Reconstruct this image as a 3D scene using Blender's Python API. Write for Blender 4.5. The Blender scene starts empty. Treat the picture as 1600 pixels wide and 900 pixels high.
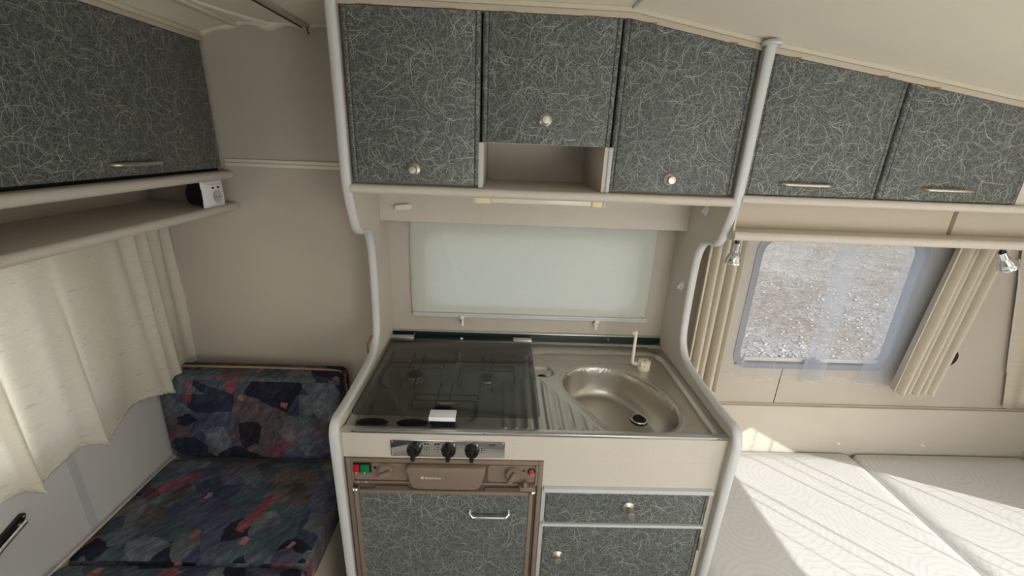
import bpy, bmesh, math, random
from mathutils import Vector, Matrix
random.seed(7)
C = bpy.context.scene.collection
scene = bpy.context.scene
PI = math.pi

# ------------------------------------------------------------------ camera
F = 665.3; YAW, PIT, ROL = -0.0282, 0.3302, 0.0405
def rot_rows():
    Rz = Matrix(((math.cos(YAW), -math.sin(YAW), 0), (math.sin(YAW), math.cos(YAW), 0), (0, 0, 1)))
    B = Matrix(((1, 0, 0), (0, 0, -1), (0, 1, 0)))
    Rx = Matrix(((1, 0, 0), (0, math.cos(PIT), -math.sin(PIT)), (0, math.sin(PIT), math.cos(PIT))))
    Rr = Matrix(((math.cos(ROL), -math.sin(ROL), 0), (math.sin(ROL), math.cos(ROL), 0), (0, 0, 1)))
    return Rr @ Rx @ B @ Rz.transposed()
M_ = rot_rows()
cd = bpy.data.cameras.new('camera'); cam = bpy.data.objects.new('camera', cd); C.objects.link(cam)
right, down, fwd = Vector(M_[0]), Vector(M_[1]), Vector(M_[2])
cam.matrix_world = Matrix(((right.x, -down.x, -fwd.x, 0), (right.y, -down.y, -fwd.y, 0), (right.z, -down.z, -fwd.z, 1.56), (0, 0, 0, 1)))
cd.sensor_width = 36; cd.lens = F / 1600 * 36; cd.clip_start = 0.02
scene.camera = cam

# ------------------------------------------------------------------ world, sun, daylight and added fill lamps at the openings
w = bpy.data.worlds.new('sky'); scene.world = w; w.use_nodes = True
nt = w.node_tree; bg = nt.nodes['Background']
sky = nt.nodes.new('ShaderNodeTexSky'); sky.sky_type = 'NISHITA'; sky.sun_disc = False
sky.sun_elevation = math.radians(28); sky.sun_rotation = math.radians(138); sky.dust_density = 1.5
nt.links.new(sky.outputs[0], bg.inputs[0]); bg.inputs[1].default_value = 0.22
SUN_D = Vector((-.596, .652, -.469))
sd = bpy.data.lights.new('sun', 'SUN'); sd.energy = 6.5; sd.angle = math.radians(0.35); sd.color = (1, .975, .94)
so = bpy.data.objects.new('sun', sd); C.objects.link(so); so.location = (5, -6, 5)
so.rotation_euler = SUN_D.to_track_quat('-Z', 'Y').to_euler()
def area(name, loc, direction, sx, sy, power, color=(1, 1, 1)):
    l = bpy.data.lights.new(name, 'AREA'); l.shape = 'RECTANGLE'; l.size = sx; l.size_y = sy; l.energy = power; l.color = color
    o = bpy.data.objects.new(name, l); C.objects.link(o); o.location = loc
    o.rotation_euler = Vector(direction).to_track_quat('-Z', 'Z').to_euler()
    return o
area('fill_under_hatch', (.25, -.18, 1.80), (.1, .0, -1), .60, .60, 2.2, (1, .99, .97))  # added lamp below the covered hatch, soft fill from above
area('fill_before_blind', (1.05, -.64, 1.00), (.18, 1, -.05), 1.2, .60, 12, (1, .99, .975))  # added area lamp inside the drawn blind, aimed towards the bed side
area('fill_before_door', (-.30, -.64, .75), (.3, 1, -.1), .5, .9, 2, (1, .985, .96))  # added lamp in front of the closed door, weak fill from behind
area('fill_at_end_window', (2.12, -.2, 1.0), (-1, .15, .7), .7, .6, 4.5, (.97, .98, 1))  # added lamp inside the end window, tilted up to brighten the ceiling
area('daylight_left_window', (-1.28, .45, 1.03), (1, 0, 0), 1.0, .5, 18, (.97, .98, 1))

scene.view_settings.view_transform = 'Standard'; scene.view_settings.look = 'None'
scene.view_settings.gamma = 1; scene.view_settings.use_curve_mapping = False
scene.view_settings.exposure = 0.42

# ------------------------------------------------------------------ materials
def s2l(*c):
    return tuple((x / 12.92 if x <= .04045 else ((x + .055) / 1.055) ** 2.4) for x in [v / 255 for v in c]) + (1,)
class NT:
    def __init__(s, name):
        s.m = bpy.data.materials.new(name); s.m.use_nodes = True; s.t = s.m.node_tree; s.t.nodes.clear()
        s.out = s.n('ShaderNodeOutputMaterial')
    def n(s, kind, **kw):
        x = s.t.nodes.new(kind)
        for k, v in kw.items(): setattr(x, k, v)
        return x
    def put(s, sock, v):
        if v is None: return
        if hasattr(v, 'is_output') or hasattr(v, 'links'): s.t.links.new(v, sock)
        else: sock.default_value = v
    def math(s, op, a, b=None, c=None, clamp=False):
        x = s.n('ShaderNodeMath', operation=op, use_clamp=clamp)
        s.put(x.inputs[0], a); s.put(x.inputs[1], b); s.put(x.inputs[2], c); return x.outputs[0]
    def vmath(s, op, a, b=None, scale=None):
        x = s.n('ShaderNodeVectorMath', operation=op); s.put(x.inputs[0], a); s.put(x.inputs[1], b)
        if scale is not None: s.put(x.inputs['Scale'], scale)
        return x.outputs['Value'] if op in ('LENGTH', 'DOT_PRODUCT') else x.outputs[0]
    def uv(s): return s.n('ShaderNodeUVMap', uv_map='UVMap').outputs[0]
    def mapping(s, v, loc=(0, 0, 0), rot=(0, 0, 0), scale=(1, 1, 1)):
        x = s.n('ShaderNodeMapping'); s.put(x.inputs[0], v)
        x.inputs[1].default_value = loc; x.inputs[2].default_value = rot; x.inputs[3].default_value = scale
        return x.outputs[0]
    def noise(s, v, scale, detail=2, rough=.5, out=0, dims='3D'):
        x = s.n('ShaderNodeTexNoise', noise_dimensions=dims); s.put(x.inputs['Vector'], v)
        x.inputs['Scale'].default_value = scale; x.inputs['Detail'].default_value = detail; x.inputs['Roughness'].default_value = rough
        return x.outputs[out]
    def ramp(s, fac, stops, interp='LINEAR'):
        x = s.n('ShaderNodeValToRGB'); s.put(x.inputs[0], fac); r = x.color_ramp; r.interpolation = interp
        while len(r.elements) < len(stops): r.elements.new(.5)
        for e, (p, c) in zip(r.elements, stops): e.position = p; e.color = c if len(c) == 4 else tuple(c) + (1,)
        return x.outputs[0]
    def mix(s, fac, a, b, blend='MIX'):
        x = s.n('ShaderNodeMix', data_type='RGBA', blend_type=blend)
        s.put(x.inputs[0], fac); s.put(x.inputs[6], a); s.put(x.inputs[7], b); return x.outputs[2]
    def bump(s, h, strength=.3, dist=.001):
        x = s.n('ShaderNodeBump'); x.inputs['Strength'].default_value = strength; x.inputs['Distance'].default_value = dist
        s.put(x.inputs['Height'], h); return x.outputs[0]
    def bsdf(s, color, rough=.5, metal=0, normal=None, spec=None, link=True, **kw):
        x = s.n('ShaderNodeBsdfPrincipled'); s.put(x.inputs['Base Color'], color); s.put(x.inputs['Roughness'], rough)
        s.put(x.inputs['Metallic'], metal)
        if normal is not None: s.put(x.inputs['Normal'], normal)
        if spec is not None: x.inputs['Specular IOR Level'].default_value = spec
        for k, v in kw.items(): s.put(x.inputs[k], v)
        if link: s.t.links.new(x.outputs[0], s.out.inputs[0])
        return x.outputs[0]
    def mixsh(s, fac, a, b, link=True):
        x = s.n('ShaderNodeMixShader'); s.put(x.inputs[0], fac); s.t.links.new(a, x.inputs[1]); s.t.links.new(b, x.inputs[2])
        if link: s.t.links.new(x.outputs[0], s.out.inputs[0])
        return x.outputs[0]

def plain(name, rgb, rough=.5, metal=0, spec=None, bump=None, vary=0):
    t = NT(name); c = s2l(*rgb)
    uv = t.uv(); nrm = None
    if vary:
        f = t.noise(uv, 6, 3); d = tuple(max(0, v * (1 - vary)) for v in c[:3]) + (1,); c = t.mix(f, d, c)
    if bump: nrm = t.bump(t.noise(uv, bump[0], 2), bump[1], .001)
    t.bsdf(c, rough, metal, nrm, spec); return t.m

def wallboard(name, rgb, speck=.12, rough=.62, stain=.1):
    t = NT(name); uv = t.uv(); c = s2l(*rgb)
    fine = t.noise(uv, 420, 3, .7); dark = tuple(v * (1 - speck * 2) for v in c[:3]) + (1,); lite = tuple(min(1, v * (1 + speck)) for v in c[:3]) + (1,)
    col = t.mix(t.ramp(fine, [(.3, (0, 0, 0)), (.7, (1, 1, 1))]), dark, lite)
    big = t.noise(uv, 2.6, 4, .6)
    col = t.mix(t.math('MULTIPLY', t.ramp(big, [(.45, (0, 0, 0)), (.75, (1, 1, 1))]), stain), col, s2l(120, 98, 66))
    t.bsdf(col, rough, 0, t.bump(t.noise(uv, 650, 2), .25, .0006), .35); return t.m

def fibre_laminate():
    t = NT('fibre_laminate'); uv = t.uv()
    warp = t.noise(uv, 24, 2, .55, out=1, dims='2D')
    warp = t.vmath('SUBTRACT', warp, (.5, .5, .5))
    total = None
    def layer(cell, wid, curve, seed, amp, wamp):
        v = t.vmath('ADD', uv, t.vmath('SCALE', warp, scale=wamp))
        v = t.mapping(v, (seed * 1.37, seed * 2.11, 0), (0, 0, seed * .83), (1 / cell,) * 3)
        vo = t.n('ShaderNodeTexVoronoi', voronoi_dimensions='2D', feature='F1'); t.put(vo.inputs['Vector'], v)
        vo.inputs['Scale'].default_value = 1; vo.inputs['Randomness'].default_value = 1
        loc = t.vmath('SUBTRACT', v, vo.outputs['Position'])
        sc = t.n('ShaderNodeSeparateColor'); t.put(sc.inputs[0], vo.outputs['Color'])
        ang = t.math('MULTIPLY', sc.outputs[0], 6.283)
        vr = t.n('ShaderNodeVectorRotate', rotation_type='Z_AXIS'); t.put(vr.inputs['Vector'], loc); t.put(vr.inputs['Angle'], ang)
        sp = t.n('ShaderNodeSeparateXYZ'); t.put(sp.inputs[0], vr.outputs[0])
        k = t.math('MULTIPLY', t.math('SUBTRACT', sc.outputs[1], .5), curve)
        y = t.math('ADD', sp.outputs[1], t.math('MULTIPLY', k, t.math('MULTIPLY', sp.outputs[0], sp.outputs[0])))
        d = t.math('ABSOLUTE', y)
        line = t.math('SUBTRACT', 1, t.math('DIVIDE', d, wid / cell), clamp=True)
        ends = t.math('SUBTRACT', 1, t.math('POWER', t.math('MULTIPLY', t.math('ABSOLUTE', sp.outputs[0]), 1.5), 4), clamp=True)
        b = t.math('MULTIPLY', t.math('MULTIPLY', line, ends), t.math('MULTIPLY_ADD', t.math('POWER', sc.outputs[2], 1.2), amp * 1.15, amp * .2))
        return b
    spec = [(.062, .00085, 1.8, 1, .95, .014), (.054, .0008, 2.0, 2, .9, .014), (.047, .0008, 2.4, 3, .9, .012), (.040, .0008, 2.6, 4.3, .85, .012),
            (.030, .00075, 3, 8, .75, .010), (.026, .0007, 2.2, 19, .72, .010), (.022, .0007, 3, 5, .62, .010), (.016, .00065, 2, 6, .52, .008), (.010, .0006, 2, 9, .42, .006),
            (.050, .0008, 2.5, 11, .9, .016), (.035, .00075, 3, 12, .8, .012), (.057, .0008, 3.2, 14, .9, .018), (.0125, .0006, 2, 15, .46, .008), (.019, .00065, 2, 23, .55, .008)]
    for s_ in spec:
        b = layer(*s_)
        total = b if total is None else t.math('MAXIMUM', total, b)
    mott = t.noise(uv, 230, 3, .7)
    base = t.mix(t.ramp(mott, [(.36, (0, 0, 0)), (.66, (1, 1, 1))]), s2l(56, 60, 59), s2l(100, 105, 102))
    soft = t.ramp(t.noise(uv, 9, 3), [(.3, (.7, .7, .7)), (.7, (1, 1, 1))])
    col = t.mix(t.math('MULTIPLY', total, soft, clamp=True), base, s2l(196, 202, 190))
    t.bsdf(col, .42, 0, t.bump(t.noise(uv, 500, 2), .12, .0005), .4); return t.m

def upholstery():
    t = NT('patchwork_upholstery'); uv = t.uv()
    wob = t.vmath('SCALE', t.vmath('SUBTRACT', t.noise(uv, 11, 5, .62, out=1), (.5, .5, .5)), scale=.045)
    p = t.vmath('ADD', uv, wob)
    def vor(scale, rot, seed, sx=1.6):
        v = t.mapping(t.mapping(p, rot=(0, 0, rot)), (seed, seed * .7, 0), (0, 0, 0), (scale, scale * sx, 1))
        x = t.n('ShaderNodeTexVoronoi', voronoi_dimensions='2D', feature='F1'); t.put(x.inputs['Vector'], v); x.inputs['Scale'].default_value = 1
        sc = t.n('ShaderNodeSeparateColor'); t.put(sc.inputs[0], x.outputs['Color']); return sc
    a = vor(6.5, .5, 3.1, 1.4)
    pal = t.ramp(a.outputs[0], [(0, s2l(44, 50, 66)), (.14, s2l(70, 84, 94)), (.3, s2l(56, 64, 84)), (.44, s2l(84, 94, 98)), (.56, s2l(36, 38, 50)), (.62, s2l(90, 80, 80)), (.72, s2l(72, 76, 96)), (.84, s2l(64, 76, 82))], 'CONSTANT')
    c = vor(13, 1.1, 1.3, 1.2)
    col = t.mix(t.math('MULTIPLY', t.math('GREATER_THAN', c.outputs[0], .76), .85), pal, t.ramp(c.outputs[1], [(0, s2l(26, 28, 38)), (.4, s2l(96, 100, 104)), (.7, s2l(80, 72, 70))], 'CONSTANT'))
    def strips(cell, L, W, ang, seed, keep):
        v = t.mapping(t.mapping(p, rot=(0, 0, ang)), (seed, seed * .6, 0), (0, 0, 0), (1 / cell,) * 3)
        x = t.n('ShaderNodeTexVoronoi', voronoi_dimensions='2D', feature='F1'); t.put(x.inputs['Vector'], v); x.inputs['Scale'].default_value = 1; x.inputs['Randomness'].default_value = .8
        loc = t.vmath('SUBTRACT', v, x.outputs['Position']); sc = t.n('ShaderNodeSeparateColor'); t.put(sc.inputs[0], x.outputs['Color'])
        vr = t.n('ShaderNodeVectorRotate', rotation_type='Z_AXIS'); t.put(vr.inputs['Vector'], loc); t.put(vr.inputs['Angle'], t.math('MULTIPLY_ADD', sc.outputs[0], .7, -.35))
        sp = t.n('ShaderNodeSeparateXYZ'); t.put(sp.inputs[0], vr.outputs[0])
        m = t.math('MULTIPLY', t.math('LESS_THAN', t.math('ABSOLUTE', sp.outputs[0]), L / cell), t.math('LESS_THAN', t.math('ABSOLUTE', sp.outputs[1]), t.math('MULTIPLY_ADD', sc.outputs[2], W / cell * .8, W / cell * .6)))
        return t.math('MULTIPLY', m, t.math('LESS_THAN', sc.outputs[1], keep)), sc
    m1, s1 = strips(.19, .075, .021, -1.05, 2.3, .62)
    col = t.mix(m1, col, t.ramp(s1.outputs[2], [(0, s2l(122, 68, 78)), (.5, s2l(112, 72, 82)), (.8, s2l(118, 84, 84))], 'CONSTANT'))
    m2, s2 = strips(.13, .010, .010, .1, 5.9, .25)
    col = t.mix(m2, col, s2l(156, 104, 100))
    e_ = vor(9, .3, 9.1, 1.6)
    col = t.mix(t.math('MULTIPLY', t.math('GREATER_THAN', e_.outputs[1], .72), .55), col, t.ramp(e_.outputs[2], [(0, s2l(110, 118, 122)), (.35, s2l(34, 36, 50)), (.6, s2l(92, 92, 112)), (.8, s2l(100, 88, 84))], 'CONSTANT'))
    streak = t.noise(t.mapping(t.mapping(p, rot=(0, 0, -.9)), scale=(18, 60, 1)), 1, 7, .8)
    col = t.mix(.95, col, t.ramp(streak, [(.3, (.35, .35, .4)), (.5, (.95, .95, .97)), (.7, (2.1, 2.1, 2.0))]), 'MULTIPLY')
    blot = t.noise(uv, 9, 3, .5)
    col = t.mix(.6, col, t.ramp(blot, [(.35, (.6, .6, .65)), (.65, (1.25, 1.25, 1.2))]), 'MULTIPLY')
    t.bsdf(col, .9, 0, t.bump(t.noise(uv, 900, 2), .4, .0006), .15); return t.m

def cloth(name, rgb, rgb2, slub=True, trans=.35):
    t = NT(name); uv = t.uv()
    st = t.noise(t.mapping(uv, scale=(34, 420, 1)), 1, 3, .6)
    col = t.mix(t.ramp(st, [(.35, (0, 0, 0)), (.62, (1, 1, 1))]), s2l(*rgb2), s2l(*rgb))
    if slub:
        sl = t.noise(t.mapping(uv, scale=(22, 230, 1)), 1, 1, .5)
        col = t.mix(t.ramp(sl, [(.68, (0, 0, 0)), (.76, (.4, .4, .4))]), col, s2l(150, 128, 96))
    n = t.bump(st, .3 if slub else .08, .0006)
    a = t.bsdf(col, .85, 0, n, .15, link=False)
    tr = t.n('ShaderNodeBsdfTranslucent'); t.put(tr.inputs[0], col)
    t.mixsh(trans, a, tr.outputs[0]); return t.m

def sheer(name, a):
    t = NT(name); d = t.n('ShaderNodeBsdfDiffuse'); d.inputs[0].default_value = s2l(232, 234, 240)
    tl = t.n('ShaderNodeBsdfTranslucent'); tl.inputs[0].default_value = s2l(232, 234, 240)
    c = t.mixsh(.5, d.outputs[0], tl.outputs[0], link=False)
    tp = t.n('ShaderNodeBsdfTransparent')
    t.mixsh(a, tp.outputs[0], c); return t.m

def glass(name, tint, gloss_rough=.02, base=.03):
    t = NT(name); tp = t.n('ShaderNodeBsdfTransparent'); tp.inputs[0].default_value = tint
    g = t.n('ShaderNodeBsdfGlossy'); g.inputs[1].default_value = gloss_rough; g.inputs[0].default_value = (1, 1, 1, 1)
    f = t.n('ShaderNodeLayerWeight'); f.inputs[0].default_value = .5
    fac = t.math('MULTIPLY_ADD', t.math('POWER', f.outputs['Facing'], 5), .6, base)
    t.mixsh(fac, tp.outputs[0], g.outputs[0]); return t.m

def steel(name, rgb, rough, metal=1, aniso_scale=None):
    t = NT(name); uv = t.uv(); r = t.noise(uv, 9, 4, .6)
    rr = t.math('MULTIPLY_ADD', r, .10, rough - .05)
    col = t.mix(t.ramp(t.noise(uv, 5, 4, .6), [(.3, (0, 0, 0)), (.8, (1, 1, 1))]), s2l(*rgb), tuple(v * .9 for v in s2l(*rgb)[:3]) + (1,))
    b = None
    if aniso_scale: b = t.bump(t.noise(t.mapping(uv, scale=aniso_scale), 1, 2), .08, .0004)
    t.bsdf(col, rr, metal, b); return t.m

def mattress_cloth():
    t = NT('embossed_mattress_cover'); uv = t.uv()
    v = t.mapping(uv, (.31, .17, 0), (0, 0, 0), (1 / .26,) * 3)
    x = t.n('ShaderNodeTexVoronoi', voronoi_dimensions='2D', feature='F1'); t.put(x.inputs['Vector'], v); x.inputs['Scale'].default_value = 1; x.inputs['Randomness'].default_value = .55
    loc = t.vmath('SUBTRACT', v, x.outputs['Position']); r = t.vmath('LENGTH', loc)
    ring = t.math('SINE', t.math('MULTIPLY', r, 6.283 * 13))
    rings = t.math('SMOOTH_MIN', t.math('MULTIPLY', t.math('MAXIMUM', ring, 0), 1.4), 1, .2)
    dv = t.n('ShaderNodeTexVoronoi', voronoi_dimensions='2D', feature='F1'); t.put(dv.inputs['Vector'], uv); dv.inputs['Scale'].default_value = 150; dv.inputs['Randomness'].default_value = .3
    dots = t.math('LESS_THAN', dv.outputs['Distance'], .42)
    dotted = t.math('MULTIPLY', rings, dots)
    sp = t.n('ShaderNodeSeparateXYZ'); t.put(sp.inputs[0], uv)
    fr = t.math('ABSOLUTE', t.math('SUBTRACT', t.math('FRACT', t.math('DIVIDE', t.math('ADD', sp.outputs[1], t.math('MULTIPLY', t.noise(uv, 4, 1), .006)), .084)), .5))
    seam = t.math('LESS_THAN', fr, .018)
    pucker = t.noise(uv, 34, 4, .6)
    h = t.math('ADD', t.math('MULTIPLY', dotted, -.3), t.math('ADD', t.math('MULTIPLY', seam, -1.2), t.math('MULTIPLY', pucker, 1.6)))
    fine = t.noise(uv, 700, 2)
    h = t.math('ADD', h, t.math('MULTIPLY', fine, .5))
    col = t.mix(t.math('MULTIPLY', dotted, .28), s2l(222, 221, 219), s2l(186, 186, 186))
    t.bsdf(col, .9, 0, t.bump(h, .5, .0016), .15); return t.m

def gravel():
    t = NT('dry_gravel_ground'); g = t.n('ShaderNodeTexCoord').outputs['Object']
    a = t.noise(g, .9, 5, .65); b = t.noise(g, 26, 6, .78); c = t.noise(g, 8, 4, .6)
    col = t.mix(t.ramp(a, [(.4, (0, 0, 0)), (.62, (1, 1, 1))]), s2l(160, 154, 142), s2l(150, 136, 118))
    col = t.mix(.9, col, t.ramp(b, [(.38, (.30, .28, .26)), (.5, (.95, .95, .95)), (.62, (1.5, 1.5, 1.48))]), 'MULTIPLY')
    col = t.mix(.5, col, t.ramp(c, [(.38, (.55, .52, .46)), (.6, (1.15, 1.15, 1.15))]), 'MULTIPLY')
    t.bsdf(col, .95, 0, t.bump(b, .8, .02), .1); return t.m

M = dict(
    wall=wallboard('textured_wallboard', (199, 190, 177), .10),
    wall_end=wallboard('pale_end_wallboard', (208, 206, 202), .06, .6, .05),
    beige=wallboard('beige_furniture_board', (209, 201, 188), .10, .55, .06),
    ceiling=plain('cream_ceiling_vinyl', (240, 232, 212), .6, vary=.04, bump=(300, .15)),
    batten=plain('ceiling_batten_plastic', (205, 196, 176), .5),
    cornice=plain('beige_cornice', (196, 184, 164), .55, vary=.05),
    laminate=fibre_laminate(),
    white=plain('white_plastic_trim', (206, 207, 206), .38, vary=.04),
    bright=plain('bright_white_plastic', (238, 238, 240), .35),
    cream=plain('cream_plastic', (232, 224, 208), .4),
    grey=plain('light_grey_edging', (190, 192, 190), .45),
    nickel=plain('brushed_nickel', (205, 196, 184), .38, 1),
    chrome=plain('polished_chrome', (228, 228, 230), .10, 1),
    steel=steel('brushed_steel', (206, 201, 193), .33),
    bowl=steel('satin_steel', (190, 183, 172), .36),
    alu=plain('anodised_aluminium', (214, 214, 212), .3, 1),
    black=plain('black_plastic', (14, 14, 15), .3),
    iron=plain('black_enamel', (24, 23, 22), .45),
    void=plain('dark_gap', (22, 20, 18), .8),
    green=plain('dark_green_strip', (16, 44, 40), .3),
    brown=plain('taupe_plastic', (132, 115, 100), .5, vary=.06),
    brown_dark=plain('dark_taupe_plastic', (96, 80, 68), .55),
    red=plain('red_switch', (190, 24, 30), .3), gswitch=plain('green_switch', (0, 120, 74), .3),
    pink=plain('faded_red_button', (196, 96, 100), .45),
    print_white=plain('white_print', (228, 222, 212), .6), print_black=plain('black_print', (22, 22, 24), .6),
    label_black=plain('black_label', (20, 20, 20), .5),
    upholstery=upholstery(), piping=plain('rose_brown_piping', (168, 128, 104), .7),
    curtain=cloth('cream_slub_curtain', (246, 242, 232), (237, 231, 217), True, .45),
    drape=cloth('beige_drape', (224, 215, 197), (216, 206, 187), False, .22),
    sheer=sheer('sheer_net', .21), sheer_end=sheer('end_window_net', .40), blind=cloth('pale_blind_fabric', (228, 231, 220), (224, 227, 216), False, .25),
    pane=glass('window_acrylic', (.93, .94, .95, 1), .02, .008), smoke=glass('smoked_glass', (.57, .575, .565, 1), .01, .035),
    rubber=plain('blue_grey_window_frame', (142, 146, 154), .5),
    mattress=mattress_cloth(), gravel=gravel(), wood=plain('pale_floor_vinyl', (178, 174, 166), .5, vary=.2),
    diffuser=plain('ribbed_lamp_diffuser', (228, 220, 200), .25), lampend=plain('yellowed_lamp_plastic', (236, 224, 172), .4),
    bulb=plain('halogen_reflector', (235, 225, 190), .12, .9), cable=plain('brown_cable', (120, 72, 48), .5),
    stone=plain('pale_stone', (172, 166, 156), .9, vary=.25), brass=plain('brass_hinge', (150, 120, 70), .4, .8),
    tanknife=plain('dull_bronze', (90, 72, 48), .5, .6),
)

# ------------------------------------------------------------------ mesh builder
class MB:
    def __init__(s): s.bm = bmesh.new()
    def add(s, verts, faces):
        vs = [s.bm.verts.new(v) for v in verts]
        for f in faces:
            try: s.bm.faces.new([vs[i] for i in f])
            except ValueError: pass
        return vs
    def box(s, x0, x1, y0, y1, z0, z1, r=0, seg=2):
        b = bmesh.new(); bmesh.ops.create_cube(b, size=1)
        for v in b.verts: v.co = Vector(((x0 + x1) / 2 + v.co.x * (x1 - x0), (y0 + y1) / 2 + v.co.y * (y1 - y0), (z0 + z1) / 2 + v.co.z * (z1 - z0)))
        if r: bmesh.ops.bevel(b, geom=b.edges[:], offset=min(r, .49 * min(x1 - x0, y1 - y0, z1 - z0)), segments=seg, affect='EDGES', profile=.5)
        s.merge(b); return s
    def merge(s, b, mat=None):
        if mat is not None: bmesh.ops.transform(b, matrix=mat, verts=b.verts)
        b.verts.index_update(); vs = [s.bm.verts.new(v.co) for v in b.verts]
        for f in b.faces:
            try: s.bm.faces.new([vs[v.index] for v in f.verts])
            except ValueError: pass
        b.free()
    def prism(s, poly, axis, a, b, r=0, seg=2, ends=None):
        """poly: 2-D points of the two other axes in order; extruded along axis from a to b"""
        t = bmesh.new(); n = len(poly)
        def P(p, c):
            if axis == 'x': return (c, p[0], p[1])
            if axis == 'y': return (p[0], c, p[1])
            return (p[0], p[1], c)
        va = [t.verts.new(P(p, a)) for p in poly]; vb = [t.verts.new(P(p, b)) for p in poly]
        t.faces.new(va); t.faces.new(vb[::-1])
        for i in range(n): t.faces.new((va[i], vb[i], vb[(i + 1) % n], va[(i + 1) % n]))
        bmesh.ops.recalc_face_normals(t, faces=t.faces)
        if r:
            es = [e for e in t.edges if e.calc_face_angle(0) > .6]
            bmesh.ops.bevel(t, geom=es, offset=r, segments=seg, affect='EDGES', profile=.5)
        s.merge(t); return s
    def tube(s, pts, r, n=10, cap=True, up=None, rx=None):
        pts = [Vector(p) for p in pts]; rings = []
        prev = None
        for i, p in enumerate(pts):
            d = (pts[min(i + 1, len(pts) - 1)] - pts[max(i - 1, 0)]).normalized()
            ref = Vector(up) if up else (prev if prev else (Vector((0, 0, 1)) if abs(d.z) < .9 else Vector((1, 0, 0))))
            u = ref - d * ref.dot(d)
            if u.length < 1e-5: u = Vector((1, 0, 0)) - d * d.x
            u.normalize(); prev = u; v = d.cross(u)
            ra = r[i] if isinstance(r, (list, tuple)) else r; rb = (rx if rx else ra)
            rings.append([s.bm.verts.new(p + u * rb * math.cos(2 * PI * k / n) + v * ra * math.sin(2 * PI * k / n)) for k in range(n)])
        for a, b in zip(rings, rings[1:]):
            for k in range(n): s.bm.faces.new((a[k], a[(k + 1) % n], b[(k + 1) % n], b[k]))
        if cap:
            s.bm.faces.new(rings[0][::-1]); s.bm.faces.new(rings[-1])
        return s
    def lathe(s, prof, o=(0, 0, 0), d=(0, 0, 1), n=24, sq=1):
        o = Vector(o); q = Vector(d).normalized().to_track_quat('Z', 'Y'); rings = []
        for (r, h) in prof:
            if r < 1e-6: rings.append([s.bm.verts.new(o + q @ Vector((0, 0, h)))])
            else: rings.append([s.bm.verts.new(o + q @ Vector((r * math.cos(2 * PI * k / n), r * sq * math.sin(2 * PI * k / n), h))) for k in range(n)])
        for a, b in zip(rings, rings[1:]):
            for k in range(n):
                k2 = (k + 1) % n
                if len(a) == 1 and len(b) == 1: continue
                if len(a) == 1: s.bm.faces.new((a[0], b[k2], b[k]))
                elif len(b) == 1: s.bm.faces.new((a[k], a[k2], b[0]))
                else: s.bm.faces.new((a[k], a[k2], b[k2], b[k]))
        return s
    def grid(s, fn, nu, nv):
        vs = [[s.bm.verts.new(fn(i / nu, j / nv)) for j in range(nv + 1)] for i in range(nu + 1)]
        for i in range(nu):
            for j in range(nv): s.bm.faces.new((vs[i][j], vs[i + 1][j], vs[i + 1][j + 1], vs[i][j + 1]))
        return s
    def rot(s, mat):
        bmesh.ops.transform(s.bm, matrix=mat, verts=s.bm.verts); return s
    def build(s, name, mat, parent=None, angle=38, recalc=True, loc=None, uvfn=None, **tags):
        bm = s.bm
        if recalc: bmesh.ops.recalc_face_normals(bm, faces=bm.faces)
        uvl = bm.loops.layers.uv.new('UVMap')
        ca = math.radians(angle)
        for e in bm.edges:
            if len(e.link_faces) == 2 and e.calc_face_angle(0) > ca: e.smooth = False
        for f in bm.faces:
            f.smooth = True; nn = f.normal; ax = max(range(3), key=lambda i: abs(nn[i]))
            for l in f.loops:
                c = l.vert.co
                if uvfn: l[uvl].uv = uvfn(c)
                else: l[uvl].uv = (c.y, c.z) if ax == 0 else ((c.x, c.z) if ax == 1 else (c.x, c.y))
        off = Vector((0, 0, 0))
        if parent is not None: off = world_loc(parent)
        elif loc is not None: off = Vector(loc)
        for v in bm.verts: v.co -= off
        me = bpy.data.meshes.new(name); bm.to_mesh(me); bm.free()
        me.materials.append(mat)
        o = bpy.data.objects.new(name, me); C.objects.link(o)
        if parent is not None: o.parent = parent
        elif loc is not None: o.location = loc
        for k, v in tags.items(): o[k] = v
        return o
def world_loc(o):
    v = Vector(o.location)
    while o.parent: o = o.parent; v += Vector(o.location)
    return v
def thing(name, label, cat, loc, group=None):
    o = bpy.data.objects.new(name, None); C.objects.link(o); o.location = loc; o.empty_display_size = .05
    o['label'] = label; o['category'] = cat
    if group: o['group'] = group
    return o
def tag(o, label, cat, group=None):
    o['label'] = label; o['category'] = cat
    if group: o['group'] = group
    return o
def box(*a, **k): return MB().box(*a, **k)
def arc(cx, cy, r, a0, a1, n=6): return [(cx + r * math.cos(math.radians(a0 + (a1 - a0) * i / n)), cy + r * math.sin(math.radians(a0 + (a1 - a0) * i / n))) for i in range(n + 1)]
def rrect(x0, x1, z0, z1, r, n=5):
    return arc(x1 - r, z1 - r, r, 0, 90, n) + arc(x0 + r, z1 - r, r, 90, 180, n) + arc(x0 + r, z0 + r, r, 180, 270, n) + arc(x1 - r, z0 + r, r, 270, 360, n)
def struct(name, mb, mat, parent=None, **k):
    o = mb.build(name, mat, parent, **k)
    if parent is None: o['kind'] = 'structure'
    return o
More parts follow.
